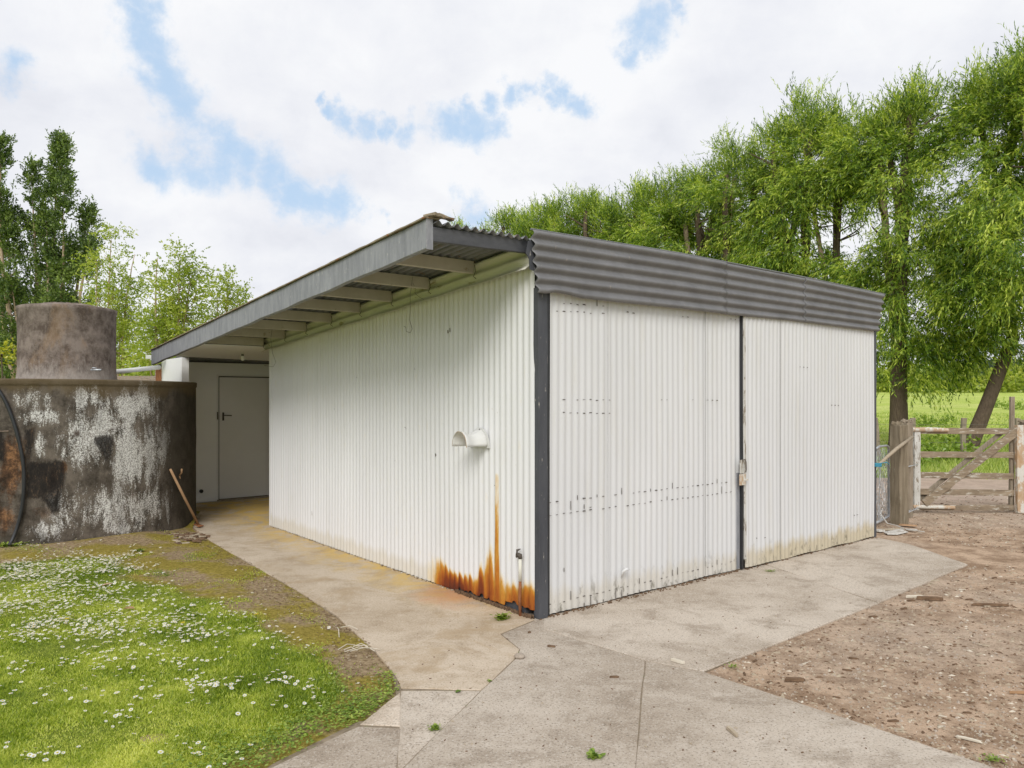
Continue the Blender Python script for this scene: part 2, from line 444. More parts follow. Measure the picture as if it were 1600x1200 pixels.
def fast_mesh(name, verts, nper, mats, rnd=None, parent=None, mi=None, smooth=False):
    """verts: (N*nper,3); every nper verts make one face"""
    n_ = len(verts) // nper
    me = bpy.data.meshes.new(name)
    me.vertices.add(len(verts)); me.vertices.foreach_set('co', np.asarray(verts, np.float32).ravel())
    me.loops.add(len(verts)); me.loops.foreach_set('vertex_index', np.arange(len(verts), dtype=np.int32))
    me.polygons.add(n_); me.polygons.foreach_set('loop_start', np.arange(0, len(verts), nper, dtype=np.int32))
    if not isinstance(mats, (list, tuple)): mats = [mats]
    for m_ in mats: me.materials.append(m_)
    if mi is not None: me.polygons.foreach_set('material_index', np.asarray(mi, np.int32))
    me.update(calc_edges=True)
    if rnd is not None:
        a = me.attributes.new('rnd', 'FLOAT', 'POINT')
        a.data.foreach_set('value', np.repeat(rnd, nper).astype(np.float32))
    o = bpy.data.objects.new(name, me); COL.objects.link(o)
    if parent: o.parent = parent
    return o


def norm(a):
    return a / np.maximum(np.linalg.norm(a, axis=-1, keepdims=True), 1e-9)


def leaf_verts(P, D, L, W):
    """diamond leaves, random roll"""
    n_ = len(P); R = rng.normal(size=(n_, 3)); S = norm(np.cross(D, R))
    L = L[:, None]; W = W[:, None]
    N = np.cross(D, S)
    v0 = P; v1 = P + D * L * .4 + S * W / 2 + N * W * .12; v2 = P + D * L; v3 = P + D * L * .4 - S * W / 2 + N * W * .12
    return np.stack([v0, v1, v2, v3], 1).reshape(-1, 3)


# ------------------------------------------------------------------ camera, sun, sky
cam = bpy.data.cameras.new('camera'); co = bpy.data.objects.new('camera', cam); COL.objects.link(co)
co.location = (0, 0, H); co.rotation_euler = (math.radians(90), 0, 0)
cam.sensor_width = 36; cam.lens = F / 1600 * 36; cam.shift_y = (HZ - 600) / 1600
cam.clip_start = .05; cam.clip_end = 3000
scene.camera = co

SUN_EL = math.radians(40); SUN_AZ = math.radians(189)     # clockwise from +Y
sd = Vector((math.sin(SUN_AZ) * math.cos(SUN_EL), math.cos(SUN_AZ) * math.cos(SUN_EL), math.sin(SUN_EL)))
sl = bpy.data.lights.new('sun', 'SUN'); sl.energy = 1.75; sl.angle = math.radians(27); sl.color = (1, .975, .93)
so = bpy.data.objects.new('sun', sl); COL.objects.link(so); so.rotation_euler = sd.to_track_quat('Z', 'Y').to_euler(); so.location = (0, -10, 20)

w = bpy.data.worlds.new('World'); scene.world = w; w.use_nodes = True
t = NT.__new__(NT); t.m = w; t.t = w.node_tree; t.t.nodes.clear()
t.out = t.n('ShaderNodeOutputWorld'); t.tc = t.n('ShaderNodeTexCoord')
sky = t.n('ShaderNodeTexSky'); sky.sky_type = 'NISHITA'; sky.sun_disc = False
sky.sun_elevation = SUN_EL; sky.sun_rotation = SUN_AZ; sky.altitude = 100; sky.air_density = 1.2; sky.dust_density = 1.5
gen = t.tc.outputs['Generated']
nrm = t.n('ShaderNodeVectorMath', operation='NORMALIZE'); t.l(gen, nrm.inputs[0]); dirv = nrm.outputs[0]
sx = t.n('ShaderNodeSeparateXYZ'); t.l(dirv, sx.inputs[0])
den = t.math('ADD', t.math('MAXIMUM', sx.outputs[2], 0), .3)
cx = t.n('ShaderNodeCombineXYZ'); t.l(t.math('DIVIDE', sx.outputs[0], den), cx.inputs[0]); t.l(t.math('DIVIDE', sx.outputs[1], den), cx.inputs[1])
cn = t.noise(2.2, 10, .6, co=cx.outputs[0], dist=.25)
cn2 = t.noise(1.1, 5, .55, co=cx.outputs[0])
def channel(pts, step=30):
    out = []
    for (x0_, y0_, r0_), (x1_, y1_, r1_) in zip(pts[:-1], pts[1:]):
        k_ = max(1, round(math.hypot(x1_ - x0_, y1_ - y0_) / step))
        out += [(x0_ + (x1_ - x0_) * q_ / k_, y0_ + (y1_ - y0_) * q_ / k_, r0_ + (r1_ - r0_) * q_ / k_) for q_ in range(k_)]
    return out + [pts[-1]]
BL = channel([(245, -10, 26), (232, 60, 24), (245, 130, 28), (270, 185, 34), (290, 235, 38)], 38) + channel([(232, 262, 28), (290, 256, 38), (380, 258, 34), (470, 300, 32), (540, 314, 32), (610, 338, 14)], 42)
BL += channel([(480, 152, 10), (530, 180, 20), (600, 188, 18), (680, 196, 26), (745, 188, 30), (775, 190, 22)], 36) + channel([(735, 158, 16), (811, 140, 18), (870, 134, 18), (914, 168, 18)], 34)
BL += channel([(960, 110, 10), (1005, 88, 20), (1035, 55, 30), (1075, 30, 16)], 34) + [(20, 113, 24), (736, 337, 26)]
def warp(src, scale, amt, detail):
    nz = t.n('ShaderNodeTexNoise'); nz.inputs['Scale'].default_value = scale; nz.inputs['Detail'].default_value = detail; nz.inputs['Roughness'].default_value = .62
    t.l(dirv, nz.inputs['Vector'])
    a = t.n('ShaderNodeVectorMath', operation='SUBTRACT'); t.l(nz.outputs['Color'], a.inputs[0]); a.inputs[1].default_value = (.5, .5, .5)
    b = t.n('ShaderNodeVectorMath', operation='SCALE'); t.l(a.outputs[0], b.inputs[0]); b.inputs['Scale'].default_value = amt
    c = t.n('ShaderNodeVectorMath', operation='ADD'); t.l(src, c.inputs[0]); t.l(b.outputs[0], c.inputs[1])
    return c.outputs[0]
wdir = warp(warp(dirv, 5, .14, 8), 22, .05, 6)
acc = None
for (px, py, rr) in BL:
    d = AT(px, py, 1.0) - Vector((0, 0, H)); d.normalize()
    dd = t.n('ShaderNodeVectorMath', operation='DISTANCE'); t.l(wdir, dd.inputs[0]); dd.inputs[1].default_value = d
    ang = rr / F * 2.2
    mr = t.n('ShaderNodeMapRange', interpolation_type='SMOOTHSTEP'); t.l(dd.outputs['Value'], mr.inputs[0])
    mr.inputs[1].default_value = 0; mr.inputs[2].default_value = ang; mr.inputs[3].default_value = .95; mr.inputs[4].default_value = 0
    acc = mr.outputs[0] if acc is None else t.math('MAXIMUM', acc, mr.outputs[0])
cn3 = t.noise(13, 9, .68, co=dirv, dist=.3)
clear = t.math('ADD', acc, t.math('ADD', t.math('MULTIPLY', t.math('SUBTRACT', cn, .5), .9), t.math('MULTIPLY', t.math('SUBTRACT', cn3, .5), 1.6)))
cf = t.n('ShaderNodeMapRange', interpolation_type='SMOOTHSTEP'); t.l(clear, cf.inputs[0])
cf.inputs[1].default_value = .20; cf.inputs[2].default_value = 1.05; cf.inputs[3].default_value = 0; cf.inputs[4].default_value = .86
shade = t.math('ADD', t.math('MULTIPLY', cn2, .5), t.math('ADD', t.math('MULTIPLY', cn, .35), t.math('MULTIPLY', cn3, .15)))
cloud = t.ramp(shade, [(.37, (7.3, 7.5, 8.15)), (.46, (8.35, 8.5, 9.0)), (.55, (9.3, 9.38, 9.6))])
blue = t.mix(.30, sky.outputs[0], (5.2, 7.4, 10.0))
blue = t.mix(.75, blue, (4.9, 6.9, 9.4))
skycol = t.mix(cf.outputs[0], cloud, blue)
bg = t.n('ShaderNodeBackground'); t.l(skycol, bg.inputs[0]); bg.inputs[1].default_value = .0795
t.l(bg.outputs[0], t.out.inputs[0])

scene.view_settings.view_transform = 'Standard'; scene.view_settings.look = 'None'
scene.view_settings.exposure = .36; scene.view_settings.gamma = 1
scene.render.engine = 'CYCLES'
scene.cycles.max_bounces = 10; scene.cycles.transparent_max_bounces = 4

# ------------------------------------------------------------------ ground
def gz(x, y):       # paddock rises gently in the distance
    r_ = max(0, y - 26) * .028
    if y > 120: r_ = 94 * .028 + (y - 120) * .01
    k = min(1, max(0, (x + 5) / 25)) if y > 26 else 0
    return -.06 + r_ * k
mb = MB(); xs = [-1500, -700, -300, -150, -80, -50] + list(range(-40, 61, 4)) + [80, 120, 200, 400, 800, 1500]
ys = [-60, -30, -10] + list(range(0, 61, 3)) + [70, 85, 100, 120, 160, 220, 350, 600, 1000, 1600]
vs = [(x, y, gz(x, y)) for y in ys for x in xs]; nx = len(xs)
fs = [(j * nx + i, j * nx + i + 1, (j + 1) * nx + i + 1, (j + 1) * nx + i) for j in range(len(ys) - 1) for i in range(nx - 1)]
tag(mb.add(vs, fs).build('paddock', M['paddock'], smooth=True), kind='structure')

# hills
def hill(name, x0, x1, y, ht, seed, mat):
    mb = MB(); n_ = 120; vs = []
    for k in range(n_ + 1):
        f_ = k / n_; x = x0 + (x1 - x0) * f_
        for j, dj in enumerate((0, .25, .5, .75, 1.0)):
            zz = ht(f_) * math.sin(dj * math.pi / 2) + (mnoise.noise(Vector((x * .05, j * 2, seed))) * 2.5 + mnoise.noise(Vector((x * .3, j * 2, seed))) * 1.2 if j else 0)
            vs.append((x, y + dj * 90, zz if j else -2))
    fs = [(k * 5 + j, (k + 1) * 5 + j, (k + 1) * 5 + j + 1, k * 5 + j + 1) for k in range(n_) for j in range(4)]
    tag(mb.add(vs, fs).build(name, mat, smooth=True), kind='structure')
hill('hills', -420, -120, 190, lambda f_: 46 * max(0, 1 - f_) ** .8 + 5, 1.0, M['hill'])
hill('hills', -120, 420, 420, lambda f_: 20 + 8 * math.sin(f_ * 9), 5.0, M['hill'])

# yard dirt sheet
P = [(1.0, 4.6), (.9, 2.0), (.5, -6), (16, -6), (16, 8), (15.5, 13.6), (12, 15.6), (9.6, 16.2), (7.2, 15.4), (4, 14.8), (-2, 14.6), (-6, 14.5), (-6.4, 12.5), (-4, 9), (0, 6)]
def roughen(poly, step, amp, seed=0, skip=()):
    out = []
    for i in range(len(poly)):
        a = Vector(poly[i]); b = Vector(poly[(i + 1) % len(poly)]); L_ = (b - a).length; k = max(1, int(L_ / step))
        nn = Vector((-(b - a).y, (b - a).x)).normalized()
        for j in range(k):
            p = a.lerp(b, j / k)
            if i not in skip and j > 0:
                p = p + nn * amp * mnoise.noise(Vector((p.x * 2.3, p.y * 2.3, seed)))* 2
            out.append((p.x, p.y))
    return out
tag(MB().prism(roughen(P, .25, .12, 3), -.055, -.012).build('yard', M['yard']), kind='structure')

# lawn sheet with attributes
edge = [G(*p) for p in [(300, 825), (330, 845), (400, 885), (470, 925), (530, 965), (580, 1010), (610, 1045), (625, 1080), (560, 1132), (420, 1200)]] + [(-1.45, 2.6), (-2.2, 1.0), (-2.6, -1)]
# distance to the concrete edge
E2 = np.array(edge)
def edist(x, y):
    p = np.stack([x, y], -1); best = np.full(x.shape, 1e9)
    for i in range(len(E2) - 1):
        a = E2[i]; b = E2[i + 1]; ab = b - a
        tt = np.clip(((p - a) @ ab) / (ab @ ab), 0, 1)[..., None]
        best = np.minimum(best, np.linalg.norm(p - (a + ab * tt), axis=-1))
    return best
def edge_x(y):
    ys_ = E2[:, 1][::-1]; xs_ = E2[:, 0][::-1]
    return np.interp(y, ys_, xs_)
TC = Vector((-5.76, 9.58, 0)); TR = 1.6
def vnoise(x, y, s, seed=0.0):
    return np.array([mnoise.noise(Vector((float(a) * s, float(b) * s, seed))) for a, b in zip(np.ravel(x), np.ravel(y))]).reshape(np.shape(x))
def green_amt(x, y):
    d = edist(x, y); dt = np.hypot(x - TC.x, y - TC.y) - TR
    wd = np.interp(y, [2, 4.2, 5.2, 6.3, 7.2, 9], [.04, .26, .50, .75, .95, 1.3])
    g = np.clip((d - wd * .55) / (wd * .9 + .05), 0, 1)
    g *= np.clip((dt + .35 * (x + 3.8) * 0 - .45) / .5, 0, 1)
    # worn bare patch towards the tools
    bp = np.exp(-(((x + 2.95) / .75) ** 2 + ((y - 7.35) / .75) ** 2))
    g *= 1 - .85 * np.clip(bp * 1.4, 0, 1)
    return g
ny_, nx_ = 130, 90; vs = []; gr = []; ms = []
Y_ = np.linspace(-1, 10.4, ny_)
XX = np.zeros((ny_, nx_)); YY = np.zeros((ny_, nx_))
for j, y in enumerate(Y_):
    x1 = edge_x(y) if y < 9.5 else -4.04 - (y - 9.5) * .3
    XX[j] = -11 + (x1 + 11) * np.linspace(0, 1, nx_) ** .6; YY[j] = y
GG = green_amt(XX, YY); DD = edist(XX, YY); NN = vnoise(XX, YY, 1.7, 3)
ZZ = -.012 + .022 * NN * np.clip(DD / .3, 0, 1) + .02 * np.clip(DD / .5, 0, 1)
dtk = np.hypot(XX - TC.x, YY - TC.y) - TR
ZZ += .07 * np.clip(1 - dtk / .8, 0, 1) * np.clip(DD / .6, 0, 1)
vs = np.stack([XX, YY, ZZ], -1).reshape(-1, 3)
fs = [(j * nx_ + i, j * nx_ + i + 1, (j + 1) * nx_ + i + 1, (j + 1) * nx_ + i) for j in range(ny_ - 1) for i in range(nx_ - 1)]
lawn = tag(MB().add(vs, fs).build('lawn', M['lawn'], smooth=True), kind='structure')
for nm, arr in (('green', GG), ('moss', np.clip(NN + .4, 0, 1))):
    a = lawn.data.attributes.new(nm, 'FLOAT', 'POINT'); a.data.foreach_set('value', arr.ravel().astype(np.float32))
def lawn_z(x, y):
    d = edist(x, y); dt = np.hypot(x - TC.x, y - TC.y) - TR
    return -.012 + .02 * np.clip(d / .5, 0, 1) + .07 * np.clip(1 - dt / .8, 0, 1) * np.clip(d / .6, 0, 1)

# grass blades on the lawn
def in_lawn(x, y):
    return (x < edge_x(y) - .0) & (y < 9.4) & (np.hypot(x - TC.x, y - TC.y) > TR)
N = 620000
y = 2.7 + 6.4 * rng.random(N) ** 1.25; x = -.68 * y - .3 + (edge_x(y) + .68 * y + .3) * rng.random(N)
yo = 1.5 + 7.8 * rng.random(240000); xo_ = -9.5 + (-.68 * yo - .3 + 9.5) * rng.random(240000)   # the lawn goes on to the left
yn = .8 + 1.9 * rng.random(60000); xn = -.68 * yn - .3 + (edge_x(yn) + .68 * yn + .3) * rng.random(60000)
x = np.concatenate([x, xo_, xn]); y = np.concatenate([y, yo, yn])
ok = in_lawn(x, y); x = x[ok]; y = y[ok]
gx = np.linspace(-8, 0, 161); gy = np.linspace(2, 10, 161)
NG = vnoise(*np.meshgrid(gx, gy), 2.6, 9); NG2 = vnoise(*np.meshgrid(gx, gy), .8, 5)
def samp(A, x, y):
    i = np.clip(((x + 8) / 8 * 160).astype(int), 0, 160); j = np.clip(((y - 2) / 8 * 160).astype(int), 0, 160)
    return A[j, i]
g = green_amt(x, y); nn = samp(NG, x, y); n2 = samp(NG2, x, y)
keep = rng.random(len(x)) < np.clip(g * 1.2 + nn * 1.3 - .22, .03, 1) * np.where(g > .05, 1, .25)
x = x[keep]; y = y[keep]; nn = nn[keep]; n2 = n2[keep]; g = g[keep]
n_ = len(x)
hgt = (.008 + .013 * rng.random(n_)) * (.75 + np.clip(n2 + nn * .6 + .25, 0, 1.1)) * (.5 + .6 * g)
ang = rng.random(n_) * 2 * math.pi; wd = .0022 + .0022 * rng.random(n_)
Pb = np.stack([x, y, lawn_z(x, y) + .0], -1); side = np.stack([np.cos(ang), np.sin(ang), 0 * ang], -1)
lean = rng.normal(size=(n_, 2)) * .55
tip = Pb + np.stack([lean[:, 0] * hgt, lean[:, 1] * hgt, hgt], -1)
vv = np.stack([Pb - side * wd[:, None], Pb + side * wd[:, None], tip], 1).reshape(-1, 3)
ob = fast_mesh('grass', vv, 3, M['blade'], rnd=np.clip(.5 + rng.normal(size=n_) * .18 + n2 * -.35, 0, 1))
tag(ob, 'short green lawn grass left of the curved concrete path', 'grass', kind='stuff')

# clover and weeds along the lawn edge near the forecourt
def round_leaves(name, pts, size, mat, label, cat, parent=None, kind=None, hz=.02):
    pts = np.asarray(pts, float); n_ = len(pts)
    D = norm(np.concatenate([rng.normal(size=(n_, 2)), .35 * rng.random((n_, 1))], -1))
    pts = pts + np.stack([0 * pts[:, 0], 0 * pts[:, 0], hz * rng.random(n_)], -1)
    L = size * (.6 + .7 * rng.random(n_))
    S = norm(np.cross(D, np.array([0, 0, 1.0]))); W = L * .75
    vv = np.stack([pts, pts + D * L[:, None] * .5 + S * W[:, None] / 2, pts + D * L[:, None], pts + D * L[:, None] * .5 - S * W[:, None] / 2], 1).reshape(-1, 3)
    o = fast_mesh(name, vv, 4, mat, rnd=rng.random(n_), parent=parent)
    return tag(o, label, cat, kind=kind)
cp = []
while len(cp) < 3800:
    yy = random.uniform(2.9, 4.5); e = float(edge_x(yy)); d = abs(random.gauss(0, .28)); xx = e - d
    if xx < e - .005 and mnoise.noise(Vector((xx * 3, yy * 3, 1))) + .35 > random.random() * .6:
        cp.append((xx, yy, .0))
round_leaves('clover', cp, .017, M['weed'], 'low round-leaved clover along the edge of the concrete', 'clover', kind='stuff', hz=.028)

# daisies
def daisy_mesh():
    mb = MB(); n_ = 11
    for k in range(n_):
        a0 = 2 * math.pi * k / n_; w_ = .22
        p = [(.003 * math.cos(a0), .003 * math.sin(a0), .0), (.008 * math.cos(a0 - w_), .008 * math.sin(a0 - w_), .001),
             (.012 * math.cos(a0 - w_ * .6), .012 * math.sin(a0 - w_ * .6), .0005), (.012 * math.cos(a0 + w_ * .6), .012 * math.sin(a0 + w_ * .6), .0005), (.008 * math.cos(a0 + w_), .008 * math.sin(a0 + w_), .001)]
        mb.add(p, [(0, 1, 2, 3, 4)], 0)
    mb.lathe([(.0032, .0005), (.0028, .0022), (.0, .003)], 7, mi=1)
    mb.tube([(0, 0, -.03), (0, 0, 0)], .0008, 3, 2)
    return mb
dm = daisy_mesh()
Nd = 21000; yd = 3.3 + 5.0 * rng.random(Nd); xd = -.69 * yd + (edge_x(yd) + .69 * yd) * rng.random(Nd)
pxd = 800 + F * xd / yd; pyd = HZ + F * H / yd
dens = np.zeros(Nd)
for (qx, qy, sx_, sy_, a_) in [(60, 900, 170, 38, 1.0), (30, 970, 200, 45, 1.0), (190, 885, 60, 22, 1.0), (300, 985, 130, 38, .42), (130, 1040, 150, 40, .34), (270, 1030, 70, 30, .4), (200, 1090, 160, 30, .12), (335, 1080, 38, 16, 1.0), (455, 1075, 75, 16, .32), (430, 1000, 50, 30, .18), (490, 1110, 25, 8, .5), (180, 1130, 60, 14, .25), (340, 1180, 60, 18, .22), (510, 990, 20, 8, .5), (60, 1190, 40, 14, .25)]:
    dens = np.maximum(dens, a_ * np.exp(-(((pxd - qx) / sx_) ** 2 + ((pyd - qy) / sy_) ** 2) * 1.1))
keep = (rng.random(Nd) < dens * np.clip(.75 + samp(NG, xd, yd) * 1.6, .05, 1) * np.clip(green_amt(xd, yd) * 2 + .15, 0, 1)) & in_lawn(xd, yd)
ye = 4.0 + 4.3 * rng.random(1500); xe = -9 + (9 - .69 * ye) * rng.random(1500); ke = (np.hypot(xe - TC.x, ye - TC.y) > TR + .5) & (samp(NG, np.clip(xe, -8, 0), ye) > -.1)
xd = xd[keep]; yd = yd[keep]; near_ = len(xd); order = np.argsort(yd); xd = np.concatenate([xd[order], xe[ke]]); yd = np.concatenate([yd[order], ye[ke]]); zd = lawn_z(xd, yd) + .03
d0 = dm.build('daisy', [M['petal'], M['pollen'], M['weed']])
tag(d0, 'small open white daisy standing in the green lawn', 'daisy', 'daisies nearest on the lawn')
rest = []
for i in range(len(xd)):
    s_ = random.uniform(.62, 1.12)
    T = Matrix.Translation((xd[i], yd[i], zd[i] + random.uniform(-.006, .012))) @ Matrix.Rotation(random.uniform(0, .5), 4, Vector((random.uniform(-1, 1), random.uniform(-1, 1), 0)).normalized()) @ Matrix.Rotation(random.random() * 6, 4, 'Z') @ Matrix.Scale(s_, 4)
    if i < 300:
        o = d0 if i == 0 else d0.copy()
        if i: COL.objects.link(o)
        o.matrix_world = T
    else: rest.append(T)
mb = MB()
for T in rest:
    mb.add([T @ Vector(p) for p in dm.v], dm.f); mb.mi[-len(dm.f):] = dm.mi
if rest:
    tag(mb.build('daisy_patch', [M['petal'], M['pollen'], M['weed']]), 'dense drift of white daisies on the far lawn by the tank', 'daisies', kind='stuff')
# dandelions
for (px, py, lab) in [(105, 967, 'yellow dandelion among daisies, leftmost of the three dandelions'), (286, 973, 'yellow dandelion in mid lawn, middle of the three dandelions'), (401, 960, 'yellow dandelion nearest the path, rightmost of the three')]:
    x_, y_ = G(px, py, .05); t_ = thing('dandelion', lab, 'dandelion', (x_, y_, .0), group='dandelions')
    mb = MB()
    for k in range(26):
        a0 = k * 2.4; r_ = .006 + .012 * (k / 26)
        mb.add([(.002 * math.cos(a0), .002 * math.sin(a0), .05), (r_ * math.cos(a0 - .2), r_ * math.sin(a0 - .2), .056 - r_ * .2), (r_ * math.cos(a0 + .2), r_ * math.sin(a0 + .2), .056 - r_ * .2)], [(0, 1, 2)])
    mb.build('flower_head', M['pollen'], t_); MB().tube([(0, 0, 0), (.002, 0, .05)], .0015, 5).build('stem', M['weed'], t_)
    if px == 105:
        pass

# fallen brown leaves on the lawn
def dry_leaf(px, py, s_, lab, mat='handle'):
    x_, y_ = G(px, py, .03)
    pts = [(-.5, 0, 0), (-.2, -.28, .12), (.25, -.22, .1), (.5, 0, .02), (.25, .22, .14), (-.2, .28, .1)]
    mb = MB().add([(p[0] * s_, p[1] * s_, p[2] * s_) for p in pts] + [(p[0] * s_, p[1] * s_, p[2] * s_ - .002) for p in pts], [(0, 1, 2, 3, 4, 5), (11, 10, 9, 8, 7, 6)] + [(i, i + 6, (i + 1) % 6 + 6, (i + 1) % 6) for i in range(6)])
    o = mb.build('fallen_leaf', M[mat], loc=(x_, y_, .03)); o.rotation_euler = (0, 0, random.random() * 6)
    return tag(o, lab, 'leaf')
dry_leaf(168, 914, .1, 'curled brown leaf lying in the daisies near the tank')
dry_leaf(201, 951, .09, 'curled brown leaf lying in mid lawn beside daisies')
dry_leaf(716, 1073, .045, 'small yellow-green leaf lying on a joint of the concrete', 'weed').location.z = .004
o = MB().lathe([(.16, -.01), (.12, .006), (.05, .012), (0, .013)], 14).build('worn_lawn_patch', M['yard'], smooth=True, loc=(*G(238, 1153, .01), .0)); o.scale = (1, .7, 1)
tag(o, kind='structure')

# ------------------------------------------------------------------ concrete
def inset(poly, d):
    n_ = len(poly); area = sum(poly[i][0] * poly[(i + 1) % n_][1] - poly[(i + 1) % n_][0] * poly[i][1] for i in range(n_))
    if area < 0: poly = poly[::-1]
    out = []
    for i in range(n_):
        a = Vector(poly[i - 1]); b = Vector(poly[i]); c = Vector(poly[(i + 1) % n_])
        e1 = (b - a).normalized(); e2 = (c - b).normalized(); n1 = Vector((-e1.y, e1.x)); n2_ = Vector((-e2.y, e2.x))
        bis = n1 + n2_
        if bis.length < 1e-4: bis = n1
        bis.normalize(); k = d / max(.35, bis.dot(n1)); p = b + bis * k
        out.append((p.x, p.y))
    return out
def slab(name, poly, mat, gap=.002, jit=.004, z=0.0):
    poly = roughen(inset(poly, gap), .12, jit, z * 100 + len(poly))
    o = MB().prism(poly, -.09, z).build(name, mat, bevel=.006)
    return tag(o, kind='structure')
J1 = G(850, 983); J2 = G(812, 1014); J3 = G(808, 1026); J4 = G(752, 1078); J5 = G(626, 1078)
q = lambda a, b: tuple(LW(a, b).xy)
path = [q(.0, -.02), q(-.004, 5.19), q(1.25, 5.19), q(1.25, 7.95), q(-.62, 7.95), q(-.75, 7.2), G(300, 822), G(330, 845), G(400, 885), G(470, 925), G(530, 965), G(580, 1010), G(610, 1045), G(626, 1075), J4, J3, J2, G(782, 990)]
slab('path', path, M['conc_path'], .002, .006)
X0 = (-.505, 3.30); X1 = (-.87, 2.2)
slab('path', [J5, J4, X0], M['conc_a'], .0022, .004, -.002)
slab('path', [G(626, 1080), G(627, 1135), G(560, 1132)], M['conc_c'], .004, .004)
slab('path', [G(560, 1134), G(627, 1137), X0, X1, (-1.2, -2), (-2.5, -2), (-1.75, 1.4), (-1.38, 2.6), G(420, 1200)], M['conc_b'], .0022, .008, -.001)
K1 = G(1008, 1032); K2 = (.35, 2.4)
slab('forecourt', [J1, K1, K2, (.33, -2), (-1.2, -2), X1, X0, J4, J3, J2, G(784, 991), q(-.01, -.035), q(.06, -.05)], M['conc_b'], .0022, .004, .001)
R1 = G(1100, 1049); R2 = G(1560, 1200)
slab('forecourt', [K1, R1, R2, (3.4, 2.2), (7.0, -.9), (7.0, -2), (.34, -2), K2], M['conc_b'], .0015, .003)
A1 = q(3.0, .06); A2 = G(1373, 942)
slab('apron', [q(0, .06), A1, A2, R1, K1, J1], M['conc_a'], .004, .004)
slab('apron', [A1, q(5.3, .06), G(1420, 850), G(1513, 882), A2], M['conc_a'], .004, .008, .002)
tag(MB().prism([G(430, 1190), (-2.2, 1.0), (-2.4, -1.9), (6.8, -1.9), (6.8, -1), (3.3, 2.3), G(1525, 1200), G(1096, 1051), G(1365, 940), G(1490, 886), q(5.2, .1), q(1, .1), q(.5, .5), q(-.03, 1), (-.9, 5.3), G(618, 1075), G(620, 1120), G(560, 1126)], -.05, -.004).build('joint_soil', M['joint']), kind='structure')
# floor under the shed
tag(MB().prism([q(.02, .08), q(5.27, .08), q(5.27, 5.15), q(.02, 5.15)], -.06, -.001).build('shed_floor', M['conc_b']), kind='structure')
tag(MB().prism([q(-.55, 7.96), q(5.2, 7.96), q(5.2, 8.9), q(-.55, 8.9)], -.06, -.003).build('shed_floor', M['conc_b']), kind='structure')

# ------------------------------------------------------------------ the shed
shed = thing('shed', 'long white corrugated iron farm shed with dark grey fascia and rust at its corner', 'shed', (CX, CY, 0), TH)
ZR = lambda b: 2.815 - .0737 * b          # middle of the roof sheet
ZW = lambda b: 2.645 - .068 * b
PI2 = 2 * math.pi
# side wall
pitch = .0715; seg = 8; L = 5.21; ncol = int(L / pitch * seg) + 1; rows = 96
rust_px = [(200, 820, .05), (225, 790, .14), (240, 768, .2), (270, 765, .34), (300, 775, .5), (325, 785, .68), (345, 825, .85), (370, 850, .95), (400, 868, .95), (430, 880, .85), (455, 880, .7), (480, 885, .6), (500, 905, .5), (515, 820, .8), (535, 825, .8), (550, 850, .6), (565, 690, .62), (590, 690, .62), (600, 800, .5), (606, 700, .3), (612, 348, .5), (626, 348, .5), (630, 820, .45), (650, 870, .45), (680, 890, .5), (720, 905, .55), (760, 900, .6), (790, 880, .6), (806, 880, .62)]
RB = sorted([(SI(600 + a_ / 3.478, 640 + b_ / 3.478)[0], SI(600 + a_ / 3.478, 640 + b_ / 3.478)[1], c_) for a_, b_, c_ in rust_px])
rb = np.array(RB)
bs = np.arange(ncol) * pitch / seg
vs = np.zeros((rows, ncol, 3)); rust = np.zeros((rows, ncol)); eave = np.zeros((rows, ncol))
jag = np.array([mnoise.noise(Vector((b * 6, 0, 2))) for b in bs])
jag2 = np.array([mnoise.noise(Vector((b * 19, 4, 2))) for b in bs])
tz = np.linspace(0, 1, rows) ** 1.35
for i, b in enumerate(bs):
    k = min(int(b / .76), 6); ph = math.cos(PI2 * b / pitch)
    bot = .004 + .006 * jag[i] + (.05 * max(0, jag2[i]) + .02 if b < 1.0 else 0) + (.035 if b < .35 else 0) 
    top = ZW(b)
    z_ = bot + (top - bot) * tz
    vs[:, i, 1] = b; vs[:, i, 2] = z_
    lap = -.0025 * ((b % .76) / .76)
    vs[:, i, 0] = .0055 * ph + lap - .009 + .004 * np.sin(z_ * 2.1 + b * .9) * np.sin(b * 1.3)
    if b < 1.62:
        tb = float(np.interp(b, rb[:, 0], rb[:, 1])); it = float(np.interp(b, rb[:, 0], rb[:, 2]))
        tb += .04 * jag2[i]
        h_ = np.clip((tb - z_) / max(tb - bot, .05), -1, 1)
        rr = it * (np.clip(h_ * 2.6, 0, 1) * .62 + np.clip(h_, 0, 1) * .48)
        f_r = .5 - .5 * ph; rr *= (1 - (1 - np.clip(h_ * 1.4, 0, 1)) * .92 * (1 - f_r)); rr *= .9 + .2 * jag2[i]
        if .435 < b < .50: rr = np.where(h_ > 0, np.maximum(rr, .20 + .25 * h_), rr)
        if b < .35: rr *= np.clip(h_ * 2.0, 0, 1)
        rust[:, i] = np.clip(rr, 0, 1) * np.clip((1.62 - b) * 3, 0, 1)
    eave[:, i] = np.clip(1 - (top - z_) / .45, 0, 1)
idx = lambda j, i: j * ncol + i
fs = [(idx(j, i), idx(j + 1, i), idx(j + 1, i + 1), idx(j, i + 1)) for j in range(rows - 1) for i in range(ncol - 1)]
sw = MB().add(vs.reshape(-1, 3), fs)
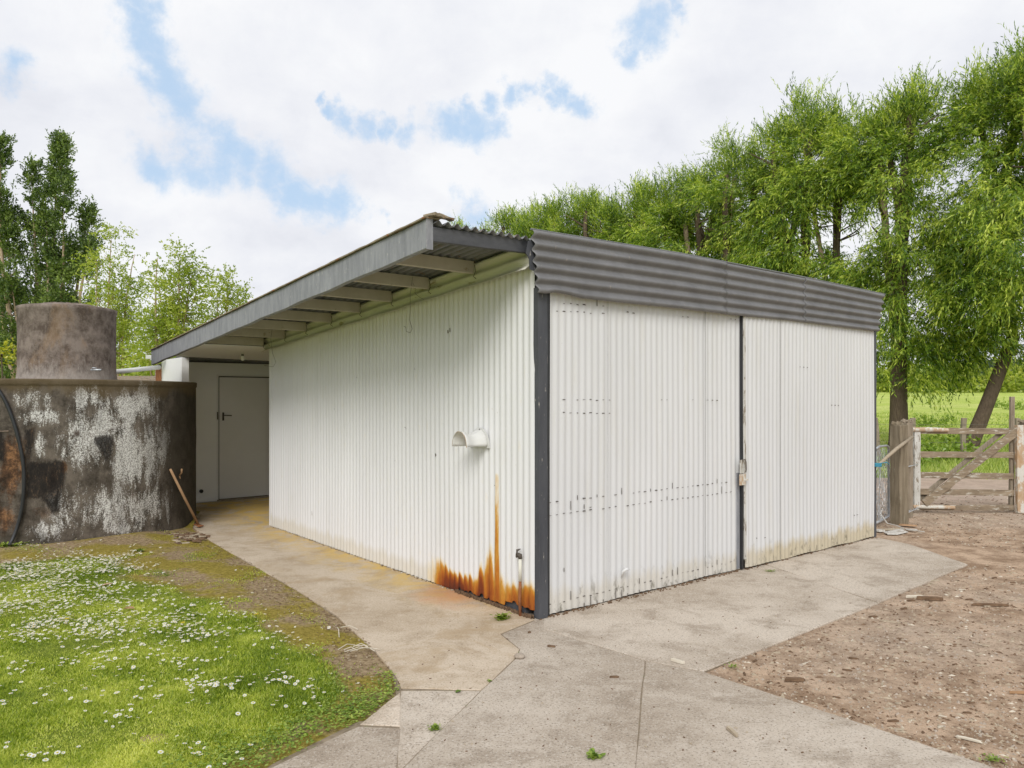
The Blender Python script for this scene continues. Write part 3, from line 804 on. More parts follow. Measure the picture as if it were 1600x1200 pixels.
# small bare marks on the wall
def mark(mb, b, z_, w_, h_, mi=1):
    mb.add([(-.020, b - w_ / 2, z_), (-.020, b + w_ / 2, z_ + random.uniform(-.002, .002)), (-.0212, b + w_ / 2 * .7, z_ + h_), (-.0212, b - w_ / 2 * .8, z_ + h_ * .9)], [(0, 1, 2, 3)], mi)
for (px, py, w_, h_) in [(703, 521, .018, .03), (706, 519, .012, .035), (636, 668, .03, .004), (637, 670, .025, .003), (684, 712, .012, .02), (683, 714, .006, .035), (490, 805, .008, .05), (776, 759, .008, .008), (810, 868, .02, .02), (560, 590, .008, .008), (651, 578, .004, .02), (525, 640, .006, .015), (620, 720, .006, .006)]:
    b_, z_ = SI(px, py); mark(sw, b_, z_, w_, h_)
swo = sw.build('side_wall', [M['white'], M['dent']], shed, smooth=True)
for nm, arr in (('rust', rust), ('eave', eave)):
    a = swo.data.attributes.new(nm, 'FLOAT', 'POINT'); full = np.zeros(len(sw.v), np.float32); full[:arr.size] = arr.ravel(); a.data.foreach_set('value', full)
swo['label'] = 'white corrugated side wall with orange rust near the corner'
# timber behind the sheet foot + dark gap
MB().box(.012, .09, .12, 5.19, .003, .11).build('bottom_plate', M['darkwood'], shed, bevel=.004)
# eave flashing: curved sheet between wall top and roof
mb = MB(); prof = []
for k in range(21):
    f_ = k / 20; prof.append((-.052 - .03 * (1 - f_) ** 6 - .014 * math.cos(f_ * PI2 * 2.2) , f_))
nb = 40; vs = []
for i in range(nb + 1):
    b = -.0 + 5.3 * i / nb; z0 = ZW(b) - .045 + .004 * math.sin(b * 9); z1 = ZR(b) - .02
    for (a_, f_) in prof: vs.append((a_, b, z0 + (z1 - z0) * f_))
fs = [(i * 21 + k, i * 21 + k + 1, (i + 1) * 21 + k + 1, (i + 1) * 21 + k) for i in range(nb) for k in range(20)]
o = mb.add(vs, fs).build('eave_flashing', M['cream'], shed, smooth=True); s_ = o.modifiers.new('s', 'SOLIDIFY'); s_.thickness = .002
# roof sheet
def corr_roof(a0, a1, b0, b1, name, rows_=10):
    na = int((a1 - a0) / .0095); vs = []
    for j in range(rows_ + 1):
        b = b0 + (b1 - b0) * j / rows_
        for i in range(na + 1):
            a_ = a0 + (a1 - a0) * i / na
            vs.append((a_, b, ZR(b) + .015 * math.sin(PI2 * a_ / .076) + .002 * math.sin(a_ * 3 + b)))
    fs = [(j * (na + 1) + i, j * (na + 1) + i + 1, (j + 1) * (na + 1) + i + 1, (j + 1) * (na + 1) + i) for j in range(rows_) for i in range(na)]
    o = MB().add(vs, fs).build(name, M['galv'], shed, smooth=True)
    m_ = o.modifiers.new('s', 'SOLIDIFY'); m_.thickness = .0015
    return o
corr_roof(-.915, -.5, -.055, 7.15, 'roof'); corr_roof(-.4994, 5.35, -.055, 8.95, 'roof')
# barge board (slopes with the roof), capping strip and broken cap
mb = MB(); nseg = 24
for (a0, a1) in ((-.965, -.92),):
    vs = []
    for i in range(nseg + 1):
        b = -.02 + 7.17 * i / nseg; w1 = .003 * math.sin(i * 1.7)
        zb = 2.64 - .0737 * b + .004 * math.sin(i * 2.1); zt = 2.838 - .0737 * b
        vs += [(a0 + w1, b, zb), (a1 + w1, b, zb), (a1 + w1, b, zt), (a0 + w1, b, zt)]
    fs = [[i * 4 + k, i * 4 + (k + 1) % 4, i * 4 + 4 + (k + 1) % 4, i * 4 + 4 + k] for i in range(nseg) for k in range(4)] + [[0, 1, 2, 3], [nseg * 4 + 3, nseg * 4 + 2, nseg * 4 + 1, nseg * 4]]
    mb.add(vs, fs)
mb.build('barge_board', M['greywood'], shed, bevel=.004)
mb = MB(); vs = []; nseg = 140
for i in range(nseg + 1):
    b = -.03 + 7.19 * i / nseg; w1 = .006 * mnoise.noise(Vector((b * 5, 0, 0))); z_ = 2.8405 - .0737 * b; tt = .010 + .006 * mnoise.noise(Vector((b * 7, 3, 0)))
    vs += [(-.985 + w1, b, z_), (-.87 - w1, b, z_), (-.87 - w1, b, z_ + tt), (-.985 + w1, b, z_ + tt)]
fs = [[i * 4 + k, i * 4 + (k + 1) % 4, i * 4 + 4 + (k + 1) % 4, i * 4 + 4 + k] for i in range(nseg) for k in range(4)] + [[0, 1, 2, 3], [nseg * 4 + 3, nseg * 4 + 2, nseg * 4 + 1, nseg * 4]]
mb.add(vs, fs).build('edge_capping', M['rustedge'], shed)
mb = MB().beam((-.96, -.04, 2.864), (-.84, .0, 2.862), .1, .016, 0, jit=.004, segs=4).beam((-.90, -.035, 2.872), (-.76, -.02, 2.858), .05, .014, jit=.004, segs=4)
mb.build('broken_capping', M['rustedge'], shed)
# front eave beam under the roof edge, with iron plate at its end
MB().beam((-.918, .0, 2.742), (-.06, .0, 2.765), .045, .098, segs=6, jit=.0015).build('eave_beam', M['darkwood'], shed, bevel=.004)
mb = MB(); pts = [(-.15, 2.70), (-.13, 2.79), (-.02, 2.83), (-.0, 2.66), (-.015, 2.60), (-.05, 2.575), (-.115, 2.585), (-.12, 2.66)]
vs = [(a_, -.075, z_) for a_, z_ in pts] + [(a_, -.07, z_) for a_, z_ in pts]; nn_ = len(pts)
mb.add(vs, [list(range(nn_)), [nn_ + i for i in range(nn_)][::-1]] + [(i, i + nn_, (i + 1) % nn_ + nn_, (i + 1) % nn_) for i in range(nn_)])
mb.build('corner_flashing', M['post'], shed)
# rafters
for px in (738, 668, 610, 561, 516, 477, 444, 411):
    k = (px - 800) / F; b = (.094 - 5.557 * k) / (.628 + .778 * k)
    zt = ZR(b) - .02
    o = MB().hexa([(-.918, b - .022, zt - .098), (-.10, b - .022, zt - .098), (-.10, b + .022, zt - .098), (-.918, b + .022, zt - .098),
                   (-.918, b - .022, zt + .0), (-.10, b - .022, zt), (-.10, b + .022, zt - .003), (-.918, b + .022, zt - .003)]).build('rafter', M['rafter'], shed, bevel=.003)
    mb = MB().tube([(-.10, b - .03, zt - .03), (-.095, b - .035, zt - .085), (-.11, b - .03, zt - .125), (-.085, b - .03, zt - .14)], .004, 5)
    mb.build('wire_tie', M['wire'], o)
# front fascia sheets
ftop = [(FR(p, q_, -.06)) for p, q_ in [(825, 360), (1060, 397.7), (1253, 434.5), (1379, 461)]]
fbot = [(FR(p, q_, -.06)) for p, q_ in [(834, 458), (849, 459.5), (859, 457), (870, 458), (887, 462), (905, 466.7), (945, 471), (1060, 482.5), (1144, 492.6), (1230, 500.6), (1287, 508), (1368, 518)]]
ft = np.array(ftop); fb = np.array(fbot)
def fascia(a0b, a0t, a1b, a1t, db, seed):
    nr = 56; na = 60; vs = []
    for j in range(nr + 1):
        f_ = j / nr; jj = .006 * mnoise.noise(Vector((f_ * 9, seed, 0))) + .006 * math.sin(f_ * PI2 * 5.5)
        for i in range(na + 1):
            g_ = i / na
            a_ = (a0b + (a0t - a0b) * f_ + jj) * (1 - g_) + (a1b + (a1t - a1b) * f_ + jj * .6) * g_
            zt = np.interp(a_, ft[:, 0], ft[:, 1]); zb = np.interp(a_, fb[:, 0], fb[:, 1]) + .003 * mnoise.noise(Vector((a_ * 14, seed, 1)))
            ph = f_ * 5.5 * PI2
            wob = .004 * mnoise.noise(Vector((a_ * 1.5, f_ * 2, seed)))
            zl = 2.422; vs.append((a_, -.085 - .0135 * math.sin(ph) - db + wob * .5, zl + (zt - zl) * f_ + (zb - zl) * (1 - f_) ** 7))
    fs = [(j * (na + 1) + i, j * (na + 1) + i + 1, (j + 1) * (na + 1) + i + 1, (j + 1) * (na + 1) + i) for j in range(nr) for i in range(na)]
    o = MB().add(vs, fs).build('fascia_sheet', M['grey'], shed, smooth=True)
    m_ = o.modifiers.new('s', 'SOLIDIFY'); m_.thickness = .003; m_.offset = 1
a1 = FR(1127, 450, -.06)[0]; a2 = FR(1255, 470, -.06)[0]; aL = fbot[0][0]; aR = fbot[-1][0]
fascia(aL, aL - .05, a1 + .02, a1 + .02, .012, 1); fascia(a1 - .05, a1 - .05, a2 + .02, a2 + .02, .0, 2); fascia(a2 - .03, a2 - .03, aR, aR + .14, .007, 3)
# top edge strip of the fascia
mb = MB(); pts = [(a_, -.092, z_ + .004) for a_, z_ in ftop]; mb.tube(pts, .008, 6)
mb.build('fascia_edge', M['galv'], shed)
MB().beam((.0, -.04, 2.64), (5.26, -.04, 2.64), .05, .34).build('fascia_backing', M['darkwood'], shed)
# corner posts
MB().beam((.044, -.018, .0), (.038, -.018, 2.47), .088, .06, up=(0, 1, 0), segs=12, jit=.0025).build('corner_post', M['post'], shed, bevel=.004)
MB().beam((5.24, -.022, .0), (5.236, -.022, 2.47), .085, .06, up=(0, 1, 0), segs=8, jit=.0015).build('corner_post', M['post'], shed, bevel=.004)

# sliding doors
def door_sheet(a0, a1, bpl, z0f, ztop, marks, seams, skew=None, phase=0.0):
    root = None
    nc = int((a1 - a0) / .0085); nr = 26; vs = []
    for j in range(nr + 1):
        f_ = (j / nr) ** 1.3
        for i in range(nc + 1):
            a_ = a0 + (a1 - a0) * i / nc
            zb = z0f(a_); z_ = zb + (ztop - zb) * f_
            da = skew(a_ - a0, z_) if skew else 0
            st = 0
            for s__ in seams:
                if a_ > s__: st += .0035
                if abs(a_ - s__) < .006: st += .010
            vs.append((a_ + da, bpl - .0042 * math.cos(PI2 * (a_ - a0) / .0715 + phase) + st * .5 + .003 * math.sin(z_ * 2 + a_ * 1.7), z_))
    fs = [(j * (nc + 1) + i, j * (nc + 1) + i + 1, (j + 1) * (nc + 1) + i + 1, (j + 1) * (nc + 1) + i) for j in range(nr) for i in range(nc)]
    mb = MB().add(vs, fs)
    for s__ in seams:
        w_ = .0022 if s__ > 1 else .001
        mb.add([(s__ - w_, bpl - .0058, z0f(s__) + .01), (s__ + w_, bpl - .0058, z0f(s__) + .01), (s__ + w_, bpl - .0058, ztop - .1), (s__ - w_, bpl - .0058, ztop - .1)], [(0, 1, 2, 3)], 1)
    for (p0, p1, y0, y1, dens, vert) in marks:
        aa0 = FR(p0, y0, bpl)[0]; aa1 = FR(p1, y1, bpl)[0]
        k0 = math.ceil((aa0 - a0) / .0715); k1 = int((aa1 - a0) / .0715)
        for k in range(k0, k1 + 1):
            if random.random() > dens: continue
            a_ = a0 + k * .0715; px_ = 800 + F * (CX + a_ * U[0] + bpl * V[0]) / (CY + a_ * U[1] + bpl * V[1])
            py_ = y0 + (y1 - y0) * (px_ - p0) / (p1 - p0); z_ = FR(px_, py_, bpl)[1] + random.uniform(-.004, .004)
            w_ = random.uniform(.008, .018); h_ = random.uniform(.004, .008)
            if random.random() < vert: w_ = .004; h_ = random.uniform(.02, .07)
            y_ = bpl - .0085
            mb.add([(a_ - w_, y_, z_), (a_ + w_, y_ , z_ + random.uniform(-.003, .003)), (a_ + w_ * .8, y_ , z_ + h_), (a_ - w_ * .9, y_ , z_ + h_)], [(0, 1, 2, 3)], 1)
    return mb
marksL = [(866, 950, 487, 491, .9, 0), (866, 950, 474, 479, .6, .2), (966, 1000, 487, 490, .5, 0), (870, 952, 625, 626, .9, .0), (870, 952, 645, 647, .85, .0),
          (856, 1148, 786, 752, .85, .12), (856, 1148, 806, 768, .85, .05), (858, 1148, 945, 876, .85, .1), (866, 930, 800, 792, .6, .8), (866, 895, 895, 890, .5, .6), (866, 1000, 960, 925, .45, .9), (1050, 1148, 495, 500, .4, 0), (1030, 1120, 625, 626, .35, 0)]
d1 = thing('sliding_door', None, None, (0, 0, 0)); d1.parent = shed
del_keys = [k for k in ('category',) if k in d1.keys()]
SK = lambda h_, z_: 0
mb = door_sheet(.117, 2.60, -.03, lambda a_: .012 + .004 * math.sin(a_ * 7), 2.6, marksL, [.745 + .0, 2.016])
mb.build('door_sheet', [M['door'], M['dent']], d1, smooth=True)
MB().box(.0865, .1175, -.033, .0, .012, 2.6).build('door_edge_or_shade', M['black'], d1)  # black strip standing in for the shade in the gap beside the post
MB().beam((2.53, -.02, .015), (2.53, -.02, .93), .04, .028, up=(0, 1, 0)).build('door_stile', M['greywood'], d1)
a_, z_ = FR(975, 888, -.04)
MB().tube([(a_ - .03, -.04, z_ - .07), (a_ - .028, -.055, z_ - .02), (a_ - .01, -.075, z_), (a_ + .02, -.08, z_ - .005)], [.004, .012, .014, .004], 7).build('torn_metal_flap', M['door'], d1, smooth=True)
d2 = thing('sliding_door', None, None, (0, 0, 0)); d2.parent = shed
marksR = [(1244, 1262, 574, 575, .8, 0), (1296, 1314, 633, 634, 1, 0), (1180, 1196, 842, 840, .8, 0), (1330, 1352, 806, 802, .6, 0)]
def skew(h_, z_):
    k = max(0, 1 - h_ / .12)
    return k * (.02 * max(0, (.95 - z_)) * 1.2 if z_ < .95 else 0)
mb = door_sheet(2.565, 5.195, -.062, lambda a_: .015 + .005 * math.sin(a_ * 9) + .012 * max(0, 1 - (a_ - 2.56) / .3), 2.6, marksR, [3.2], skew, .6)
mb.build('door_sheet', [M['door'], M['dent']], d2, smooth=True)
MB().box(2.556, 2.561, -.062, -.034, .93, 2.59).box(2.552, 2.574, -.062, -.034, .012, .93).build('door_gap', M['black'], d2)
MB().beam((2.60, -.060, .1), (2.583, -.060, 2.58), .034, .014, up=(0, 1, 0), segs=5, jit=.001).build('door_edge_or_shade', M['whitewood'], d2, bevel=.002)
# latch: plate, hasp, rod
lt = thing('latch', None, None); lt.parent = d2
a_, z_ = FR(1159, 735, -.08)
MB().box(a_ - .03, a_ + .03, -.082, -.076, z_ - .03, z_ + .10).build('latch_plate', M['whitewood'], lt, bevel=.002)
MB().box(a_ - .04, a_ + .05, -.09, -.078, z_ - .14, z_ - .035).box(a_ + .02, a_ + .085, -.096, -.086, z_ - .10, z_ - .085).build('hasp', M['lichen'], lt, bevel=.002)
MB().tube([(a_ - .005, -.09, z_ + .1), (a_ + .02, -.1, z_ + .105), (a_ + .04, -.1, z_ + .08), (a_ + .045, -.1, z_ + .01), (a_ + .035, -.1, z_ - .02)], .006, 6).build('hook', M['wire'], lt, smooth=True)

# other walls of the main body
def flatcorr(p0, p1, z0, z1f, name, mat, parent, nrm_=(0, 1)):
    p0 = Vector(p0); p1 = Vector(p1); L_ = (p1 - p0).length; n_ = int(L_ / .0119); vs = []
    for i in range(n_ + 1):
        p = p0.lerp(p1, i / n_); o_ = .0085 * math.cos(PI2 * i * (L_ / n_) / .0715)
        for z_ in (z0, z1f(p.y)): vs.append((p.x + nrm_[0] * o_, p.y + nrm_[1] * o_, z_))
    fs = [(2 * i, 2 * i + 2, 2 * i + 3, 2 * i + 1) for i in range(n_)]
    return MB().add(vs, fs).build(name, mat, parent, smooth=True)
flatcorr((5.29, .0), (5.29, 5.27), .02, lambda b: ZR(b) - .03, 'end_wall', M['door'], shed, (1, 0)); flatcorr((5.285, 7.98), (5.285, 8.87), .02, lambda b: ZR(b) - .05, 'end_wall', M['door'], shed, (1, 0))  # unseen wall, left open between its two lengths to light the door recess
MB().box(.0, 5.27, 5.20, 5.27, .002, 2.38).build('inner_wall', M['panel'], shed)
# rear wing: wall with the door, short return wall, rusty end sheet, ceiling
DA0, DA1, DZ = .222, 1.045, 1.985
MB().box(-.42, DA0 - .03, 7.98, 8.07, .002, 2.2).box(DA1 + .03, 5.27, 7.98, 8.07, .002, 2.2).box(DA0 - .03, DA1 + .03, 7.98, 8.07, DZ + .03, 2.2).build('rear_wall', M['panel'], shed)
MB().box(DA0 - .03, DA0 - .006, 7.972, 8.06, .003, DZ + .028).box(DA1 + .006, DA1 + .03, 7.972, 8.06, .003, DZ + .028).box(DA0 - .006, DA1 + .006, 7.972, 8.06, DZ + .006, DZ + .028).build('door_frame', M['panel2'], shed)
MB().box(DA0 - .03, DA1 + .03, 7.93, 8.06, .003, .022).build('door_sill', M['wood'], shed)
MB().box(-.35, -.34, 7.972, 7.978, .05, 2.19).box(-.40, .19, 7.970, 7.978, .015, .07).build('wall_batten', M['panel'], shed)
MB().box(DA0 - .0055, DA0 + .012, 7.99, 7.998, .03, DZ).box(DA0 - .0055, DA1, 7.99, 7.998, DZ - .012, DZ + .0055).build('door_gap', M['black'], shed)
dr = MB().box(DA0, DA1, 8.0, 8.04, .03, DZ).build('door', M['panel2'], shed, bevel=.003)
hp = [DA0 + .075, 7.99, 1.35]
MB().box(hp[0] - .014, hp[0] + .014, 7.992, 8.0, 1.28, 1.41).tube([(hp[0], 7.995, 1.365), (hp[0], 7.955, 1.365), (hp[0] + .02, 7.95, 1.365), (hp[0] + .12, 7.95, 1.36)], .009, 8).build('handle', M['dent'], dr)
MB().box(DA0 - .032, DA0 - .014, 7.966, 7.971, 1.30, 1.42).build('strike_plate', M['dent'], shed)
MB().box(-.502, -.40, 7.37, 8.48, .002, 2.24).build('return_wall', M['panel'], shed, bevel=.003)
flatcorr((-.49, 8.485), (-.49, 8.88), .02, lambda b: 2.14, 'rusty_end_sheet', M['rust'], shed, (1, 0))['label'] = 'rust-brown corrugated end sheet beside the white panel'
flatcorr((-.5, 8.88), (5.28, 8.88), .02, lambda b: 2.13, 'back_wall', M['door'], shed, (0, 1))
mb = MB(); zc = lambda b: ZR(b) - .045
mb.hexa([(-.915, 5.32, zc(5.32) - .075), (5.2, 5.32, zc(5.32) - .075), (5.2, 7.975, zc(7.975)), (-.915, 7.14, zc(7.14) - .0)] + [(-.915, 5.32, zc(5.32) - .067), (5.2, 5.32, zc(5.32) - .067), (5.2, 7.975, zc(7.975) + .008), (-.915, 7.14, zc(7.14) + .008)])
mb.build('ceiling', M['panel'], shed)
# bulb in its holder
lamp = thing('light_bulb', 'bare light bulb in a holder on the ceiling before the back door', 'light bulb', LW(.015, 6.3, 2.285), TH)
lamp.parent = None
MB().lathe([(0, 0), (.035, 0), (.035, -.012), (.018, -.018), (.018, -.045), (0, -.045)], 16).build('lamp_holder', M['pipe'], lamp, smooth=True)
MB().lathe([(.012, -.04), (.02, -.06), (.029, -.085), (.027, -.105), (.012, -.12), (0, -.123)], 16).build('bulb', M['glass'], lamp, smooth=True)
MB().lathe([(.0182, -.03), (.0195, -.045), (.014, -.06), (.0, -.061)], 12).build('socket', M['black'], lamp)
# small fittings low on the rear wall
x_, z_ = -.05, .18
MB().lathe([(0, 0), (.03, 0), (.03, .02), (.02, .03), (0, .03)], 14).build('drain_outlet', M['black'], shed).matrix_local = Matrix.Translation((x_, 7.975, z_)) @ Matrix.Rotation(math.pi / 2, 4, 'X')

# vent hood on the side wall
vb, vz = .66, 1.255
mb = MB(); na, nl = 20, 10; vs = []
for j in range(nl + 1):
    f_ = j / nl; out = -.022 - .205 * f_
    pin = 1 - .28 * math.sin(f_ * math.pi) ** 1.5 ; R_ = (.105 * (1 - f_) + .098 * f_) * pin; dz = -.0 + .0 * math.sin(f_ * math.pi)
    for i in range(na + 1):
        t_ = math.pi * (i / na)
        vs.append((out, vb + R_ * math.cos(t_), vz + dz + R_ * 1.28 * math.sin(t_) ** .9 + .004 * math.sin(i * 1.7)))
fs = [(j * (na + 1) + i, j * (na + 1) + i + 1, (j + 1) * (na + 1) + i + 1, (j + 1) * (na + 1) + i) for j in range(nl) for i in range(na)]
hood = MB().add(vs, fs).build('vent_hood', M['pipe'], shed, smooth=True); m_ = hood.modifiers.new('s', 'SOLIDIFY'); m_.thickness = .004
mb = MB(); vs = [(-.0235, vb, vz - .012)] + [(-.0235, vb + .135 * math.cos(math.pi * i / na), vz - .012 + .165 * math.sin(math.pi * i / na)) for i in range(na + 1)]
o = mb.add(vs, [(0, i, i + 1) for i in range(1, na + 1)]).build('flange', M['pipe'], hood); m_ = o.modifiers.new('s', 'SOLIDIFY'); m_.thickness = .004
mb = MB()
for bb, zz in ((vb - .09, vz + .06), (vb + .0, vz + .135)): mb.lathe([(0, .0), (.007, 0), (.005, .004), (0, .005)], 8, (0, 0, 0)); mb.v[-32:] = [(-.027 - p[2], bb + p[0], zz + p[1]) for p in mb.v[-32:]]
mb.build('screw', M['dent'], hood)
mb = MB(); pts = [(-.229, vb + .099 * math.cos(math.pi * i / 16), vz + .124 * math.sin(math.pi * i / 16) ** .9) for i in range(17)]
mb.tube(pts, .0022, 5).build('rusty_rim', M['lichen'], hood)

# stand pipe by the corner
sp = thing('water_pipe', 'rusty upright water pipe with a small tap by the rusted shed corner', 'pipe', LW(-.045, .125, 0), TH)
MB().tube([(0, -.01, -.02), (.0, .0, .12), (.004, .0, .26)], [.012, .0125, .012], 8).build('rusty_pipe', M['rust'], sp, smooth=True)
MB().tube([(.004, 0, .26), (.004, 0, .43)], .013, 8).build('upper_pipe', M['cream'], sp, smooth=True)
MB().tube([(.004, 0, .43), (.004, 0, .455), (-.02, .01, .47)], [.016, .018, .01], 8).tube([(-.02, .012, .468), (.0, .03, .49), (.015, .01, .50)], [.006, .010, .004], 6).tube([(.004, 0, .45), (-.01, .03, .445)], [.01, .012], 7).build('tap', M['dent'], sp, smooth=True)

# hanging wires
def wire(lab, pts, r_=.0022):
    o = MB().tube(pts, r_, 5).build('hanging_wire', M['wire'], smooth=True)
    return tag(o, lab, 'wire', 'loose wires under the eave')
def lw(px, py, a):
    b, z_ = SI(px, py, a); return LW(a, b, z_)
wire('long thin wire hanging from a rafter near the front, hooked at its end', [lw(645, 432, -.35), lw(641, 460, -.2), lw(641, 480, -.14), lw(640, 500, -.12), lw(644, 514, -.1), lw(641, 520, -.1), lw(635, 518, -.1), lw(634, 511, -.1), lw(631, 510, -.1)])
wire('short kinked wire beside the long one, curling against the eave flashing', [lw(645, 442, -.32), lw(650, 452, -.16), lw(648, 458, -.12), lw(655, 464, -.09), lw(662, 468, -.09)], .0018)
wire('thin wire dangling from the last rafter before the doorway, with a pale knot', [lw(425, 515, -.5), lw(423, 530, -.3), lw(426, 552, -.15), lw(431, 566, -.1), lw(427, 573, -.1), lw(419, 572, -.12), lw(413, 571, -.14)])

# ------------------------------------------------------------------ tanks
tank = thing('water_tank', 'large round stained concrete water tank with white streaks and black patches', 'water tank', (TC.x, TC.y, 0))
prof = [(TR + .02, -.08), (TR + .015, .02), (TR + .004, .1), (TR, .3), (TR, .95), (TR + .004, 1.15), (TR, 1.3), (TR, 1.78), (TR + .010, 1.79), (TR + .013, 1.838), (TR + .006, 1.85), (TR - .2, 1.857), (0, 1.87)]
prof2 = []
for (r0_, z0_), (r1_, z1_) in zip(prof[:-3], prof[1:-2]):
    k_ = max(1, int((z1_ - z0_) / .016)); prof2 += [(r0_ + (r1_ - r0_) * q_ / k_, z0_ + (z1_ - z0_) * q_ / k_) for q_ in range(k_)]
prof2 += prof[-3:]
o = MB().lathe(prof2, 640).build('tank_wall', M['tank'], tank, smooth=True)
co_ = np.array([tuple(v.co) for v in o.data.vertices]); wx_ = co_ + np.array([TC.x, TC.y, 0])
qx = 800 + F * wx_[:, 0] / wx_[:, 1]; qy = HZ + F * (H - wx_[:, 2]) / wx_[:, 1]
front = (co_[:, 1] < .6)
def blobs(lst):
    a = np.zeros(len(qx))
    for (x_, y_, sx_, sy_, v_) in lst: a = np.maximum(a, v_ * np.exp(-(((qx - x_) / sx_) ** 2 + ((qy - y_) / sy_) ** 2)))
    return a * front
def poly_mask(pts, soft=3.0):
    m = np.zeros(len(qx), bool)
    for i in range(len(pts)):
        (xa, ya), (xb, yb) = pts[i], pts[(i + 1) % len(pts)]
        if ya == yb: continue
        c_ = ((ya > qy) != (yb > qy)) & (qx < (xb - xa) * (qy - ya) / (yb - ya) + xa); m ^= c_
    dmin = np.full(len(qx), 1e9)
    for i in range(len(pts)):
        a_ = np.array(pts[i], float); b_ = np.array(pts[(i + 1) % len(pts)], float); ab = b_ - a_
        t_ = np.clip(((qx - a_[0]) * ab[0] + (qy - a_[1]) * ab[1]) / max(ab @ ab, 1e-6), 0, 1)
        dmin = np.minimum(dmin, np.hypot(qx - a_[0] - ab[0] * t_, qy - a_[1] - ab[1] * t_))
    return np.clip(.45 + np.where(m, dmin, -dmin) / 22, 0, .8) * front
lime = blobs([(50, 622, 45, 26, .62), (128, 622, 16, 26, .85), (146, 620, 8, 22, .75), (205, 640, 32, 34, .8), (222, 625, 12, 28, .8), (180, 660, 60, 26, .62), (135, 690, 40, 60, .85), (210, 710, 44, 60, .86), (250, 700, 16, 50, .6), (150, 790, 70, 45, .68), (230, 790, 40, 34, .66), (70, 650, 50, 14, .6), (60, 700, 12, 22, .55), (60, 830, 40, 16, .42), (190, 825, 60, 12, .5)])
back = (~front) * .3
black = np.zeros(len(qx))
for pl in ([(146, 681), (177, 680), (176, 712), (168, 729), (160, 716), (147, 694)], [(40, 719), (103, 720), (101, 760), (96, 795), (84, 806), (74, 792), (60, 778), (40, 780)], [(36, 668), (55, 668), (54, 695), (47, 722), (40, 722)], [(-6, 672), (9, 672), (9, 700), (10, 724), (-6, 724)]):
    black = np.maximum(black, poly_mask(pl))
rustp = blobs([(16, 735, 26, 70, .85), (75, 745, 34, 34, .5), (10, 810, 30, 40, .7), (120, 678, 9, 10, .7), (60, 800, 34, 16, .45), (100, 730, 8, 14, .7)])
black = np.maximum(black, blobs([(55, 800, 40, 26, .34), (12, 790, 26, 50, .34), (250, 822, 40, 8, .4), (278, 780, 14, 60, .36)]))
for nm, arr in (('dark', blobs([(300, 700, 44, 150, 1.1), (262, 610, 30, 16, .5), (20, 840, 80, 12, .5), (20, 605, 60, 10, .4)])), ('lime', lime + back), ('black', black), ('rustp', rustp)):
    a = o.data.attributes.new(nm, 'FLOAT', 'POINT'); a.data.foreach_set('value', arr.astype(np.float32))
def tpatch(pts, off, mat, name, lab=None):
    # pts in photo px on the near face of the tank -> a thin crust that follows its curve
    mb = MB(); vs = []; n_ = 14; nz = 12
    left = [p for p in pts]
    ys_ = [p[1] for p in pts]; y0, y1 = min(ys_), max(ys_)
    def ray(px, py, R_):
        k = (px - 800) / F; A = k * k + 1; B = -2 * (k * TC.x + TC.y); Cc = TC.x ** 2 + TC.y ** 2 - R_ * R_
        y_ = (-B - math.sqrt(max(0, B * B - 4 * A * Cc))) / (2 * A)
        return (k * y_ - TC.x, y_ - TC.y, H + (HZ - py) * y_ / F)
    rows_ = []
    for j in range(nz + 1):
        py = y0 + (y1 - y0) * j / nz
        xs_ = []
        for i in range(len(pts)):
            (xa, ya), (xb, yb) = pts[i], pts[(i + 1) % len(pts)]
            if ya != yb and min(ya, yb) <= py <= max(ya, yb): xs_.append(xa + (xb - xa) * (py - ya) / (yb - ya))
        xa, xb = min(xs_), max(xs_)
        xa += 2.5 * mnoise.noise(Vector((py * .2, 1, off))); xb += 2.5 * mnoise.noise(Vector((py * .2, 7, off)))
        rows_.append([ray(xa + (xb - xa) * i / n_, py + 1.2 * mnoise.noise(Vector((i * .9, j * .9, off))), TR + .006 + off * .001) for i in range(n_ + 1)])
    vs = [p for r_ in rows_ for p in r_]
    fs = [(j * (n_ + 1) + i, (j + 1) * (n_ + 1) + i, (j + 1) * (n_ + 1) + i + 1, j * (n_ + 1) + i + 1) for j in range(nz) for i in range(n_)]
    o = mb.add(vs, fs).build(name, mat, tank, smooth=True); m_ = o.modifiers.new('s', 'SOLIDIFY'); m_.thickness = .008; m_.offset = -1
    return o
mb = MB(); pts = []
for k in range(20):
    t_ = math.radians(-128 + 52 * k / 19); pts.append(((TR + .003) * math.cos(t_), (TR + .003) * math.sin(t_), 1.29 + .004 * math.sin(k)))
mb.tube(pts, .008, 5).build('lip', M['tank2'], tank)
UC = Vector((-5.68, 9.62, 1.868)); UR = .55
up = thing('header_tank', 'smaller brown concrete tank standing on top of the large tank', 'water tank', UC)
prof = [(UR + .015, -.02), (UR + .01, .03), (UR - .002, .1), (UR - .004, .5), (UR, .85), (UR + .01, .87), (UR + .01, .91), (UR - .02, .92), (UR - .03, .915), (0, .915)]
MB().lathe(prof, 96).build('tank_wall', M['tank2'], up, smooth=True)
mb = MB(); n_ = 40; vs = [(0, 0, .985)]
for r_, z_ in ((.2, .975), (.34, .95), (.42, .925), (.43, .91)):
    for k in range(n_): vs.append((r_ * math.cos(PI2 * k / n_), r_ * math.sin(PI2 * k / n_), z_ + .006 * math.sin(k * 2.3)))
fs = [(0, 1 + k, 1 + (k + 1) % n_) for k in range(n_)] + [(1 + j * n_ + k, 1 + (j + 1) * n_ + k, 1 + (j + 1) * n_ + (k + 1) % n_, 1 + j * n_ + (k + 1) % n_) for j in range(3) for k in range(n_)]
